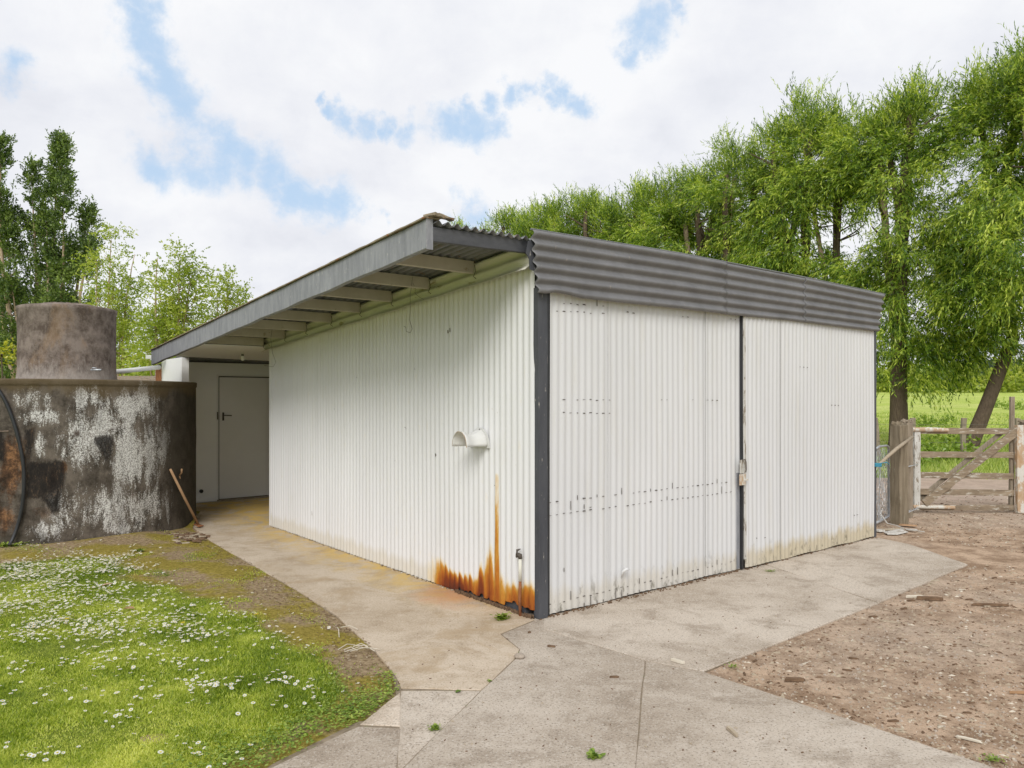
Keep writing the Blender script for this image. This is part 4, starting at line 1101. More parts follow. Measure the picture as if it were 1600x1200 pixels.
lid = mb.add(vs, fs).build('lid', M['tank2'], up, smooth=True)
tt = AT(150, 578, 9.62 - .62); l_ = tt - UC
MB().tube([(l_.x - .06, l_.y, l_.z), (l_.x + .06, l_.y, l_.z - .0)], .012, 8).tube([(l_.x, l_.y, l_.z), (l_.x, l_.y + .06, l_.z)], .014, 8).tube([(l_.x - .05, l_.y, l_.z), (l_.x - .03, l_.y - .02, l_.z + .025), (l_.x + .01, l_.y - .01, l_.z + .02)], .007, 6).build('valve', M['steel'], up, smooth=True)
# hose over the tank
def tk(px, py, R_=TR + .03):
    k = (px - 800) / F; A = k * k + 1; B = -2 * (k * TC.x + TC.y); Cc = TC.x ** 2 + TC.y ** 2 - R_ * R_
    y_ = (-B - math.sqrt(max(0, B * B - 4 * A * Cc))) / (2 * A); return Vector((k * y_, y_, H + (HZ - py) * y_ / F))
pp = [tk(-60, 590, TR + .0), tk(-20, 594, TR + .02)] + [tk(*p) for p in [(0, 613), (14, 640), (25, 672), (33, 705), (37, 735), (37, 765), (34, 795), (28, 820)]] + [tk(20, 842, TR + .06), tk(14, 852, TR + .1)]
def smoothpts(p, n_=6):
    out = []
    for i in range(len(p) - 1):
        p0 = p[max(i - 1, 0)]; p1 = p[i]; p2 = p[i + 1]; p3 = p[min(i + 2, len(p) - 1)]
        for k in range(n_):
            t_ = k / n_; out.append(.5 * ((2 * p1) + (p2 - p0) * t_ + (2 * p0 - 5 * p1 + 4 * p2 - p3) * t_ ** 2 + (3 * p1 - p0 - 3 * p2 + p3) * t_ ** 3))
    return out + [p[-1]]
tag(MB().tube(smoothpts(pp), .018, 10).build('hose', M['black'], smooth=True), 'thick black plastic hose curving down the face of the large tank', 'hose')
# pipe from the tank to the shed roof and the low lean-to behind
p0 = AT(150, 584, 10.6); p1 = AT(249, 574, 11.8)
tag(MB().tube([p0, p0.lerp(p1, .5), p1], .035, 10).build('overflow_pipe', M['pipe'], smooth=True), 'white plastic pipe running from behind the upper tank to the shed roof', 'pipe')
lean = thing('lean_to', 'low lean-to with a rusty corrugated roof glimpsed behind the tank', 'lean-to', (-6.6, 15.2, 0))
mb = MB(); vs = []; n_ = 200
for i in range(n_ + 1):
    x_ = -2.0 + 4.0 * i / n_
    for (yy, zz) in ((-1.6, 1.86), (1.4, 2.12)): vs.append((x_, yy, zz + .011 * math.sin(PI2 * x_ / .076)))
o = mb.add(vs, [(2 * i, 2 * i + 2, 2 * i + 3, 2 * i + 1) for i in range(n_)]).build('roof', M['rustedge'], lean); m_ = o.modifiers.new('s', 'SOLIDIFY'); m_.thickness = .003
MB().beam((-2, -1.5, 1.80), (2, -1.5, 1.80), .05, .1).build('beam', M['wood'], lean)
for x_ in (-1.9, 0, 1.9):
    MB().beam((x_, -1.5, -.05), (x_, -1.5, 1.75), .1, .1, up=(0, 1, 0)).build('post', M['wood'], lean)
MB().box(-2, 2, 1.2, 1.26, -.05, 2.08).build('back_wall', M['chip'], lean)
tg = MB()
a_ = LW(-.96, 7.25, 2.28); 
tag(MB().beam(AT(232, 558, 12), AT(250, 558, 11.6), .09, .06).build('gutter_bracket', M['pipe'], bevel=.004), 'short white gutter end poking out past the rear end of the barge board', 'gutter')

# tools leaning on the tank
g1 = Vector((*G(310, 824), .012)); t1 = tk(266, 733, TR + .02)
o = thing('garden_hoe', 'long brown wooden handled hoe leaning on the tank, head on the ground', 'hoe', g1)
MB().tube([(0, 0, .02), (t1 - g1) * .5 + Vector((0, 0, .004)), t1 - g1], [.016, .017, .015], 8).build('handle', M['handle'], o, smooth=True)
MB().beam((-.03, .0, .03), (.05, -.03, .006), .09, .006, jit=.003, segs=3).build('blade', M['rust'], o)
g2 = Vector((*G(287, 818), .012)); t2 = tk(279, 733, TR + .02)
o = thing('spade', 'old spade with forked handle leaning on the dark side of the tank', 'spade', g2)
d_ = t2 - g2
MB().tube([(0, 0, .22), d_ * .5, d_ * .88], [.015, .014, .014], 8).tube([d_ * .88, d_ * .94 + Vector((-.035, .0, .0)), d_ + Vector((-.04, 0, .0))], .011, 6).tube([d_ * .88, d_ * .94 + Vector((.035, .0, .0)), d_ + Vector((.04, 0, .0))], .011, 6).build('handle', M['handle'], o, smooth=True)
mb = MB(); vs = []
for j in range(7):
    f_ = j / 6; w_ = .075 * (1 - .35 * max(0, .4 - f_) * 2.5)
    for i in range(7):
        g_ = i / 6 * 2 - 1; vs.append((w_ * g_, -.012 * (1 - g_ * g_) + f_ * .02, .0 + .26 * f_ + .03 * g_ * g_ * (1 - f_)))
o2 = mb.add(vs, [(j * 7 + i, j * 7 + i + 1, (j + 1) * 7 + i + 1, (j + 1) * 7 + i) for j in range(6) for i in range(6)]).build('blade', M['rust'], o, smooth=True); m_ = o2.modifiers.new('s', 'SOLIDIFY'); m_.thickness = .003

# ------------------------------------------------------------------ gate, posts, mesh gate, fences
gate = thing('farm_gate', 'old timber five-rail farm gate with a diagonal brace and flaking white paint', 'gate', (5.80, 10.83, 0))
gx = lambda px: (px - 800) / F * 10.83 - 5.80
gz_ = lambda py: H + (HZ - py) * 10.83 / F
def railb(y0, y1, h_, mat=M['rail'], x0=1433, x1=1583, yy=0.0):
    MB().beam((gx(x0), yy, gz_(y0)), (gx(x1), yy, gz_(y1)), .035, h_, segs=14, jit=.0035).build('rail', mat, gate, bevel=.003)
railb(673, 674, .085, M['rail'], 1436, 1583); railb(710, 711, .085); railb(742, 744, .085); railb(768, 770, .085); railb(793, 793, .075)
MB().beam((gx(1431.5), -.005, .03), (gx(1432), -.005, gz_(672)), .085, .06, up=(0, 1, 0), segs=12, jit=.004).build('stile', M['whitewood'], gate, bevel=.004)
MB().beam((gx(1590), -.05, .0), (gx(1589), -.05, gz_(664)), .10, .06, up=(0, 1, 0), segs=12, jit=.004).build('stile', M['lichen'], gate, bevel=.004)
MB().beam((gx(1582), .03, .02), (gx(1582), .03, gz_(672)), .035, .03, up=(0, 1, 0)).build('stile', M['wood'], gate, bevel=.003)
MB().beam((gx(1441), -.045, gz_(786)), (gx(1589), -.045, gz_(671)), .04, .105, segs=16, jit=.0045).build('brace', M['rail'], gate, bevel=.004)
MB().beam((gx(1437), .04, gz_(781)), (gx(1568), .04, gz_(676)), .03, .06, segs=10, jit=.002).build('brace', M['wood'], gate, bevel=.003)
MB().tube([(gx(1424), -.03, gz_(671)), (gx(1450), -.035, gz_(671)), (gx(1479), -.035, gz_(672))], [.03, .034, .028], 10).build('hinge', M['lichen'], gate)
MB().tube([(gx(1425), -.03, gz_(791)), (gx(1450), -.035, gz_(791.5)), (gx(1489), -.035, gz_(792.5))], [.024, .03, .026], 10).build('hinge', M['lichen'], gate)
def rpost(name, x, y, w_, d_, h_, lab, mat, cap=True, n_=10, jit=.006):
    t_ = thing(name, lab, 'post', (x, y, 0)); MB().beam((0, 0, -.06), (.0, 0, h_), w_, d_, up=(0, 1, 0), segs=n_, jit=jit).build('shaft', mat, t_, bevel=.006)
    if cap:
        mb = MB()
        for k in range(12): mb.beam((random.uniform(-.5, .5) * w_, random.uniform(-.5, .5) * d_, h_ - .02), (random.uniform(-.55, .55) * w_, random.uniform(-.5, .5) * d_, h_ + random.uniform(.005, .035)), random.uniform(.02, .06), random.uniform(.02, .05), up=(0, 1, 0))
        mb.build('rotten_top', mat, t_)
    return t_
M['gatepost'] = simple('dark_weathered_post', (.14, .11, .07), (.30, .25, .18), 5, .95, stretch=(5, 5, .5), spots=((.32, .31, .24), 9, .62), bstr=.8, bdist=.006)
rpost('gate_post', 5.08, 9.87, .165, .15, 1.29, 'thick square timber post nearest the shed, with a split mossy top', M['gatepost']).rotation_euler.z = .45
o = rpost('gate_post', 5.47, 10.42, .10, .12, 1.30, 'narrower timber post right behind the thick one, hinging the gate', M['wood']); o.rotation_euler.z = .3
rpost('gate_post', 7.48, 10.95, .13, .15, 1.28, 'timber latch post at the right end of the farm gate', M['gatepost'])
tag(MB().beam((7.29, 10.98, -.06), (7.30, 10.98, 1.66), .055, .05, up=(0, 1, 0), segs=8, jit=.004).build('tall_batten', M['wood'], bevel=.003), 'thin tall batten standing above the latch end of the gate', 'batten')
for z_, lab in ((gz_(721), 'upper wire loop tying the two gate posts together'), (.12, 'lower wire loop low down around the two gate posts')):
    tag(MB().tube([(5.18, 9.9, z_ + .0), (5.4, 10.15, z_), (5.66, 10.48, z_ - .01), (5.55, 10.42, z_ - .02), (5.2, 10.03, z_ - .02)], .007, 6).build('wire_loop', M['steel'], smooth=True), lab, 'wire', 'wire loops on the gate posts')
# leaning pole tied with blue twine
pa = LW(5.30, -.05, 1.0); pa.z = AT(1364, 724, pa.y).z; pb = AT(1425, 683, 9.95)
tag(MB().tube([pa + Vector((-.02, -.05, -.02)), pa.lerp(pb, .5), pb], [.018, .022, .02], 8).build('wooden_pole', M['chip'], smooth=True), 'thin grey pole slanting from the shed corner up to the gate post', 'pole')
mb = MB(); pts = []
for k in range(40):
    t_ = k * .8; pts.append((pa.x + .045 * math.cos(t_) - .02, pa.y + .03 * math.sin(t_) - .05, pa.z - .035 + .045 * k / 40))
mb.tube(pts, .0055, 5).tube([pts[-1], (pa.x + .09, pa.y - .05, pa.z + .015), (pa.x + .12, pa.y - .04, pa.z - .01)], .005, 5)
tag(mb.build('twine', M['twine'], smooth=True), 'blue twine lashed round the pole at the shed corner', 'twine')
# mesh gate
m0 = Vector((4.62, 9.62, 0)); m1 = Vector((5.06, 10.10, 0)); md = (m1 - m0); ml = md.length; md.normalize()
mg = thing('mesh_gate', 'small galvanised tube gate with sagging wire netting beside the shed corner', 'gate', m0, math.atan2(md.y, md.x))
fr_ = [(-.04, 0, .03), (ml * .5, 0, .035), (ml - .02, 0, .05), (ml, 0, .09), (ml, 0, .5), (ml, 0, .93), (ml - .02, 0, .985), (ml - .09, 0, 1.005), (ml * .4, 0, 1.01), (-.04, 0, .97), (-.04, 0, .03)]
MB().tube(fr_, .017, 8).build('frame', M['steel'], mg, smooth=True)
mb = MB()
for s_ in (1, -1):
    for k in range(-16, 18):
        x0_ = k * .055; pts = []
        for j in range(21):
            z_ = .05 + .93 * j / 20; x_ = x0_ + s_ * .5 * (z_ - .05) + .012 * math.sin(j * 2.1 + k)
            if -.03 < x_ < ml - .01: pts.append((x_, .008 * math.sin(j + k), z_))
        if len(pts) > 1: mb.tube(pts, .0026, 4, cap=False)
mb.tube([(ml * .45, .02, .04), (ml * .38, .0, .35), (ml * .42, 0, .7), (ml * .36, 0, .98)], .006, 5)
mb.build('netting', M['steel'], mg)
# wire fence
fence = thing('wire_fence', 'post and wire fence with thin battens running below the willow row', 'fence', (8.2, 19.5, 0))
fp0 = Vector((5.0, 20.6, 0)); fp1 = Vector((17.5, 18.2, 0)); fo = Vector((8.2, 19.5, 0))
for px, lean_ in ((1374, -.12), (1426, 0), (1504, .03), (1590, .0), (1650, .0), (1330, .0)):
    k = (px - 800) / F; dd_ = fp1 - fp0; s_ = (k * fp0.y - fp0.x) / (dd_.x - k * dd_.y); p = fp0 + dd_ * s_ - fo
    MB().beam((p.x, p.y, -.08), (p.x + lean_, p.y, 1.12), .11, .09, up=(0, 1, 0), segs=6, jit=.008).build('post', M['wood'], fence, bevel=.005)
for z_ in (.25, .5, .72, .95):
    pts = [fp0 + (fp1 - fp0) * i / 12 - fo + Vector((0, -.06, z_ + .012 * math.sin(i * 2))) for i in range(13)]
    MB().tube(pts, .004, 4).build('wire', M['wire'], fence)

# ------------------------------------------------------------------ trees
def branch_tube(mb, p0, p1, r0, r1, bend=.15, n_=6, mi=0, seed=0):
    p0 = Vector(p0); p1 = Vector(p1); L_ = (p1 - p0).length; pts = []
    o1 = Vector((random.uniform(-1, 1), random.uniform(-1, 1), random.uniform(-.3, .3))) * bend * L_
    for k in range(n_ + 1):
        f_ = k / n_; pts.append(p0.lerp(p1, f_) + o1 * math.sin(f_ * math.pi) + Vector((random.uniform(-1, 1), random.uniform(-1, 1), 0)) * r0 * .25)
    mb.tube(pts, [r0 + (r1 - r0) * k / n_ for k in range(n_ + 1)], 8, mi)
    return pts

def clump_leaves(cs, outs, ups, ntw, nlf, tl, spread, LL, WW, droop, leafdown):
    """cs (n,3) clump centres, outs (n,3) outward, ups (n,) up bias"""
    n_ = len(cs)
    C_ = np.repeat(cs, ntw, 0); O_ = np.repeat(outs, ntw, 0); U_ = np.repeat(ups, ntw, 0)
    m = len(C_)
    start = C_ + rng.normal(size=(m, 3)) * spread
    d = norm(O_ * .7 + rng.normal(size=(m, 3)) * .55 + np.stack([0 * U_, 0 * U_, U_], -1))
    ln = tl * (.6 + .8 * rng.random(m))
    t_ = np.tile(np.linspace(.1, 1, nlf), m)
    S = np.repeat(start, nlf, 0); D = np.repeat(d, nlf, 0); Ln = np.repeat(ln, nlf); Ub = np.repeat(U_, nlf)
    dr = droop * np.clip(1 - Ub, 0, 1.3)
    P = S + D * (Ln * t_)[:, None]; P[:, 2] -= dr * Ln * t_ ** 2
    dn = leafdown * np.clip(1 - Ub * 1.1, -.6, 1.3)
    Dl = norm(D * .6 + rng.normal(size=P.shape) * (.3 if leafdown > .7 else .42) + np.stack([0 * dn, 0 * dn, -dn], -1))
    n2_ = len(P); k = LL * (.7 + .6 * rng.random(n2_))
    rnd_ = np.clip(np.repeat(np.clip(.5 + rng.normal(size=m) * .2, 0, 1), nlf) * .6 + .4 * rng.random(n2_), 0, 1)
    return leaf_verts(P, Dl, k, WW * (.7 + .6 * rng.random(n2_))), rnd_

def make_willow(loc, label, seed, ht=11.6, lean_=(0, 0), dens=1.0, LL=.15, WW=.036, crown_off=(0, 0), r0=.27, zlow=2.3, nocrown=None):
    random.seed(seed)
    root = thing('willow_tree', label, 'tree', (*loc, -.05), 0, 'willow row behind the shed')
    mb = MB(); lx, ly = lean_
    tip = Vector((lx * 3.6, ly * 3.6, 3.6))
    base = Vector((0, 0, 0))
    pts = [base + Vector((0, 0, -.2)), Vector((lx * .25, ly * .25, .3)), Vector((lx * 1.3, ly * 1.3, 1.3)), Vector((lx * 2.5, ly * 2.5, 2.5)), tip]
    mb.tube(pts, [r0 * 1.45, r0 * 1.12, r0 * .98, r0 * .9, r0 * .85], 12)
    limbs = []
    nh = 4
    for k in range(nh):
        a0 = PI2 * (k + random.random() * .6) / nh; rr = random.uniform(.45, .95)
        topz = ht * random.uniform(.80, .93)
        end = Vector((lx * topz * .5 + crown_off[0] + rr * math.cos(a0), ly * topz * .5 + crown_off[1] + rr * math.sin(a0), topz))
        p_ = branch_tube(mb, tip - Vector((0, 0, random.uniform(0, .8))), end, r0 * .6, r0 * .33, .07, 9, 1 if k == 1 else 0)
        limbs.append((p_, end))
        for j in range(4):
            s_ = p_[random.randint(2, 8)]; a1_ = random.random() * PI2
            branch_tube(mb, s_, s_ + Vector((math.cos(a1_) * .9, math.sin(a1_) * .9, random.uniform(.1, .9))), r0 * .22, r0 * .06, .15, 4)
    mb.build('trunk', [M['bark'], M['barkpale']], root, smooth=True)
    if nocrown: return root
    cs = []; outs = []; ups = []
    nC = int(185 * dens); cxo = np.array([crown_off[0], crown_off[1], 0]); zs = []
    while len(cs) < nC:
        z_ = zlow + (ht * .85 - zlow) * random.random() ** .85; f_ = (z_ - zlow) / (ht - zlow)
        R_ = 2.0 * (1 - .30 * f_ ** 2) * (.72 + .35 * min(1, f_ * 5)); a0 = random.random() * PI2
        R_ *= 1 + .28 * math.sin(a0 * 3 + z_ * 1.3 + seed) ; r_ = R_ * (.25 + .75 * random.random() ** .55)
        c = Vector((lx * z_ * .5 + crown_off[0] + r_ * math.cos(a0), ly * z_ * .5 + crown_off[1] + r_ * math.sin(a0), z_))
        if mnoise.noise(Vector((c.x * .5 + seed * 3, c.y * .5, c.z * .45))) < -.02: continue
        if z_ < zlow + 1.0 and mnoise.noise(Vector((c.x * .9, c.y * .9, seed))) < 0: continue
        cs.append(tuple(c)); outs.append((math.cos(a0), math.sin(a0), 0)); ups.append(.15 + .55 * max(0, f_ - .55) / .45)
    n1 = len(cs)
    v1, r1 = clump_leaves(np.array(cs), np.array(outs), np.array(ups), 17, 12, .6, .15, LL, WW, .65, .85)
    # upright heads of young shoots on the cut limbs
    cs = []; outs = []; ups = []
    for p_, end in limbs:
        hh = random.uniform(.5, 1.9)
        for k in range(int(24 * max(.7, dens))):
            cs.append((end.x + random.gauss(0, .33), end.y + random.gauss(0, .33), end.z + random.uniform(-.5, hh) * random.random() ** .3)); outs.append((random.gauss(0, .35), random.gauss(0, .35), 0)); ups.append(random.uniform(.8, 1.5))
    v2, r2 = clump_leaves(np.array(cs), np.array(outs), np.array(ups), 10, 13, .62, .13, LL * .85, WW * .8, .2, .8)
    fast_mesh('crown', np.concatenate([v1, v2]), 4, M['willow'], rnd=np.concatenate([r1, r2]), parent=root)
    return root
def copy_thing(o, loc, rz, sc, label):
    c = o.copy(); COL.objects.link(c); c.location = loc; c.rotation_euler = (0, 0, rz); c.scale = sc; c['label'] = label
    for ch in o.children:
        d = ch.copy(); COL.objects.link(d); d.parent = c
    return c
row0 = Vector((12.6, 24.5)); rd = Vector((-.628, .778))
W = {}
W[0] = make_willow(row0, 'willow with the stout straight trunk, directly behind the thick gate post', 11, 11.9, (0, 0), 1.3, zlow=1.95, r0=.27)
p = row0 - rd * 2.05
W[-2] = make_willow(p, 'willow whose dark trunk leans to the right, behind the farm gate', 12, 12.3, (.42, .05), 1.35, zlow=2.2, r0=.21, crown_off=(-1.1, 0))
p = row0 - rd * 4.3
W[-4] = make_willow(p, 'tallest nearest willow at the right edge, its trunk out of view', 13, 11.9, (0, 0), 1.15, zlow=2.2, crown_off=(-.35, .2))
p = row0 + rd * 1.6 + Vector((.25, .3))
W[2] = make_willow(row0 + rd * 2 + Vector((.72, .55)), 'willow with a thin slanting trunk just right of the shed corner', 14, 12.3, (-.14, 0), 1.1, zlow=2.5, r0=.17, crown_off=(-.5, 0))
W[4] = make_willow(row0 + rd * 4, 'tall willow rising directly above the right end of the fascia', 15, 12.0, (0, 0), 1.0)
W[6] = make_willow(row0 + rd * 6, 'willow with a bare cut limb showing, third of the row seen over the fascia', 16, 11.6, (0, 0), 1.0)
ordn = ['fourth', 'fifth', 'sixth', 'seventh', 'eighth', 'ninth', 'tenth', 'eleventh', 'twelfth']
srcs = [W[4], W[6], W[0]]
for i in range(9):
    s_ = 8 + 2 * i; q_ = row0 + rd * s_; o = srcs[i % 3]; k = random.uniform(.93, 1.02) * (11.6 / 12.0)
    lab = ordn[i] + ' willow seen over the fascia, counting leftwards from its right end' if i < 8 else 'farthest willow, the leftmost tip of the row above the roof edge'
    copy_thing(o, (q_.x, q_.y, -.05), 1.1 + i * 1.9, (1.03, 1.03, k), lab)

# second line of trees beyond, right
def blob_tree(name, label, cat, loc, spec, leaf, bark, LL, WW, trunk_r, group=None, ntw=9, nlf=9, tl=.5, sp=.2, droop=.1, stems=None, ld=.2, upb=.5):
    root = thing(name, label, cat, (loc[0], loc[1], loc[2] if len(loc) > 2 else -.05), 0, group)
    mb = MB(); allc = []; allo = []; allu = []
    for (bx, by, z0, z1, R_, nC, top) in spec:     # a lobe: base point, from z0 to z1, max radius, clumps, taper power
        pts = branch_tube(mb, (0, 0, -.1), (bx * .55, by * .55, z0 * .55 + .1), trunk_r, trunk_r * .6, .03, 5)
        pts = branch_tube(mb, pts[-1], (bx, by, z1 * .96), trunk_r * .6, .015, .03, 10)
        for k in range(nC):
            f_ = random.random() ** .85; z_ = z0 + (z1 - z0) * f_
            rr = R_ * (math.sin(min(1, f_ * 3 + .25) * math.pi / 2)) * (1 - f_ ** top) ** .7 + .05
            a0 = random.random() * PI2; r_ = rr * (.2 + .8 * random.random() ** .5)
            fx = bx * (.55 + .45 * min(1, f_ * 1.3)); fy = by * (.55 + .45 * min(1, f_ * 1.3))
            c = Vector((fx + r_ * math.cos(a0), fy + r_ * math.sin(a0), z_))
            if mnoise.noise(Vector((c.x * .8, c.y * .8 + 5, c.z * .7))) < -.22: continue
            allc.append(tuple(c)); allo.append((math.cos(a0), math.sin(a0), 0)); allu.append(upb)
            if k % 4 == 0:
                s0 = Vector((fx, fy, z_ - r_ * .9)); mb.tube([s0, s0.lerp(c, .5) + Vector((0, 0, -.05)), c], [.03, .02, .008], 4, cap=False)
    mb.build('trunk', bark, root, smooth=True)
    v_, r_ = clump_leaves(np.array(allc), np.array(allo), np.array(allu), ntw, nlf, tl, sp, LL, WW, droop, ld)
    fast_mesh('crown', v_, 4, leaf, rnd=r_, parent=root)
    return root
random.seed(21)
D_ = 41; wx = lambda px, D: (px - 800) / F * D; wz = lambda py, D: H + (HZ - py) * D / F
bx_ = wx(80, D_)
sp_ = []
for (px, py, R_, nC) in [(13, 226, .78, 140), (42, 254, .7, 110), (88, 212, 1.0, 240), (72, 300, .6, 50), (108, 285, .7, 80), (128, 318, .7, 80), (-24, 240, .9, 90)]:
    sp_.append((wx(px, D_) - bx_, random.uniform(-1, 1), 3.2, wz(py, D_), R_, nC, 1.15))
sp_.append((wx(145, D_) - bx_, -.3, 4.5, wz(362, D_), .6, 40, 2)); sp_.append((wx(105, D_) - bx_, -.6, 3.0, wz(430, D_), 1.2, 60, 2)); sp_.append((wx(30, D_) - bx_, -.6, 2.0, wz(440, D_), 1.3, 60, 2))
blob_tree('poplar_tree', 'tall dark green poplar with several upright spires at the left edge', 'tree', (bx_, D_), sp_, M['poplar'], M['barkpale'], .115, .085, .28, ntw=12, nlf=10, tl=.42, sp=.16, upb=1.1, droop=0)
D_ = 35
def spring(px0, D_, lobes, label, seed):
    random.seed(seed); bx = wx(px0, D_)
    sp_ = [(wx(px, D_) - bx, random.uniform(-.6, .6), wz(pb, D_), wz(pt, D_), R_, nC, 2.2) for px, pb, pt, R_, nC in lobes]
    return blob_tree('spring_tree', label, 'tree', (bx, D_), sp_, M['spring'], M['barkpale'], .12, .065, .13, 'pale leafed young trees left of the shed', ntw=10, nlf=8, tl=.5, sp=.22, droop=.25, upb=.35, ld=.4)
spring(172, 35, [(185, 570, 364, 1.1, 62), (160, 560, 400, .95, 46), (212, 560, 385, .8, 36), (150, 610, 450, 1.0, 40), (195, 610, 500, 1.3, 36)], 'pale yellow-green young tree right beside the dark poplar', 31)
spring(258, 31, [(255, 560, 393, .8, 40), (285, 570, 390, .85, 50), (305, 560, 415, .8, 36), (240, 600, 430, .7, 26), (265, 610, 480, 1.2, 50), (225, 620, 540, 1.0, 30)], 'airy pale green tree standing behind the low end of the barge board', 32)
spring(350, 33, [(355, 600, 430, .85, 40), (372, 600, 455, .6, 22), (335, 600, 450, .6, 22)], 'smallest pale green tree, nearest the roof of the shed', 33)
random.seed(41)
D_ = 48
blob_tree('evergreen_tree', 'dark evergreen tree at the left edge behind the poplar', 'tree', (wx(8, D_), D_), [(0, 0, .8, wz(445, D_), 2.4, 150, 3), (-3, .5, .8, wz(430, D_), 2.4, 120, 3), (2.6, .3, .8, wz(500, D_), 2.0, 90, 3)], M['hedge'], M['bark'], .2, .14, .25, ntw=8, nlf=8, tl=.5, sp=.25)
D_ = 19
blob_tree('golden_bush', 'bright yellow-green bush at the left edge behind the tanks', 'bush', (wx(2, D_), D_), [(0, 0, .2, wz(548, D_), .55, 110, 3), (-.8, 0, .2, wz(543, D_), .6, 110, 3)], M['bush'], M['bark'], .07, .045, .05, ntw=8, nlf=8, tl=.22, sp=.1)
D_ = 17.5
blob_tree('hedge_shrub', 'low deep green shrub in front of the golden bush', 'bush', (wx(0, D_), D_), [(.1, 0, .1, wz(578, D_), .7, 120, 4), (-1, 0, .1, wz(578, D_), .7, 110, 4), (1.2, .3, .1, wz(588, D_), .7, 90, 4), (2.3, .5, .1, wz(590, D_), .7, 90, 4)], M['hedge'], M['bark'], .07, .045, .05, ntw=8, nlf=8, tl=.22, sp=.1)
# far shelter belt beyond the paddock
random.seed(5); cs = []
for i in range(520):
    x_ = random.uniform(10, 120); y_ = 125 + random.uniform(-6, 6) - x_ * .1; z0 = gz(x_, y_); hh = 3.2 + 1.6 * mnoise.noise(Vector((x_ * .12, 0, 0))) 
    cs.append((x_, y_, z0 + random.random() ** .7 * hh))
for i in range(420):
    x_ = random.uniform(-75, 10); y_ = 75 + random.uniform(-4, 4); cs.append((x_, y_, random.random() ** .7 * (5 + 2 * mnoise.noise(Vector((x_ * .12, 3, 0))))))
cs = np.array(cs); v_, r_ = clump_leaves(cs, norm(rng.normal(size=cs.shape)), np.full(len(cs), .2), 9, 7, 1.4, .8, .6, .4, .1, .2)
tag(fast_mesh('far_wood', v_, 4, M['spring'], rnd=r_), 'distant low belt of trees closing off the paddock', 'wood', kind='stuff')

# long grass in the paddock behind the gate and beneath the willows
def tall(x, y, hmin, hmax, w_, seedn):
    n_ = len(x); h_ = hmin + (hmax - hmin) * rng.random(n_); a0 = rng.random(n_) * PI2
    Pb = np.stack([x, y, np.array([gz(float(a), float(b)) for a, b in zip(x, y)])], -1); sd_ = np.stack([np.cos(a0), np.sin(a0), 0 * a0], -1) * (w_ * (.6 + .8 * rng.random(n_)))[:, None]
    tp = Pb + np.stack([rng.normal(size=n_) * .35 * h_, rng.normal(size=n_) * .35 * h_, h_], -1)
    return np.stack([Pb - sd_, Pb + sd_, tp], 1).reshape(-1, 3)
n_ = 42000; x = rng.random(n_) * 17 + 3; y = 15.2 + rng.random(n_) ** 1.2 * 9
bord = 15.4 + .5 * np.sin(x * 1.7) * .6 + vnoise(x, y * 0, 1.3, 4) * .8 + np.clip(x - 9.6, 0, 9) * -.1
k = y > bord; x = x[k]; y = y[k]
v1 = tall(x, y, .06, .28, .009, 1)
n2_ = 26000; x2 = rng.random(n2_) * 26 + 6; y2 = 24 + rng.random(n2_) ** 1.3 * 26
v2 = tall(x2, y2, .05, .15, .018, 2)
ob = fast_mesh('long_grass', np.concatenate([v1, v2]), 3, M['tallgrass'], rnd=rng.random(len(v1) // 3 + len(v2) // 3))
tag(ob, 'long bright green paddock grass behind the farm gate', 'grass', kind='stuff')
# leafy weed clumps in the paddock
random.seed(8); cs = []
for (px, py) in [(1455, 716), (1470, 700), (1490, 698), (1442, 722), (1475, 712), (1500, 640), (1465, 668), (1560, 648), (1585, 650)]:
    x_, y_ = G(px, py + 6)
    y_ = min(y_, 60)
    for k in range(9): cs.append((x_ + random.gauss(0, .35), y_ + random.gauss(0, .3), gz(x_, y_) + .1 + .22 * random.random()))
cs = np.array(cs); v_, r_ = clump_leaves(cs, norm(rng.normal(size=cs.shape)), np.full(len(cs), .4), 10, 6, .3, .12, .13, .07, .3, .2)
tag(fast_mesh('paddock_weeds', v_, 4, M['weed'], rnd=r_), 'dark leafy weeds among the paddock grass behind the gate', 'weeds', kind='stuff')

# ------------------------------------------------------------------ debris
def chip_mesh(mb, T, l_, w_, h_, mi=0):
    n_ = 6; top = []; bot = []
    prof = [(-.5, -.3), (-.35, -.5), (.4, -.45), (.5, .1), (.3, .5), (-.4, .42)]
    for (a_, b_) in prof:
        a_ += random.uniform(-.09, .09); b_ += random.uniform(-.12, .12)
        bot.append(T @ Vector((a_ * l_, b_ * w_, 0))); top.append(T @ Vector((a_ * l_ * .96, b_ * w_ * .85, h_ * random.uniform(.6, 1.1))))
    mb.add(bot + top, [list(range(n_))[::-1], [n_ + i for i in range(n_)]] + [(i, (i + 1) % n_, n_ + (i + 1) % n_, n_ + i) for i in range(n_)], mi)
def piece(name, px, py, l_, w_, h_, rz, mat, lab, cat, z=0.0):
    mb = MB(); chip_mesh(mb, Matrix.Identity(4), l_, w_, h_)
    o = mb.build(name, mat, loc=(*G(px, py), z), bevel=.001); o.rotation_euler.z = rz
    return tag(o, lab, cat)
random.seed(3)
piece('wood_offcut', 1145, 1146, .022, .11, .018, .25, M['chip'], 'flat weathered wood offcut lying alone on the forecourt slab', 'wood offcut', .002)
piece('wood_offcut', 1059, 1035, .10, .028, .016, -.75, M['chipp'], 'cream coloured chip of wood near the corner of the dirt yard', 'wood offcut', .002)
piece('stick', 1240, 1062, .135, .022, .02, .02, M['chipd'], 'short dark brown stick lying near on the dirt', 'stick', -.008)
piece('stick', 1592, 1081, .12, .02, .016, -.05, M['handle'], 'orange-brown stick at the right edge of the yard', 'stick', -.008)
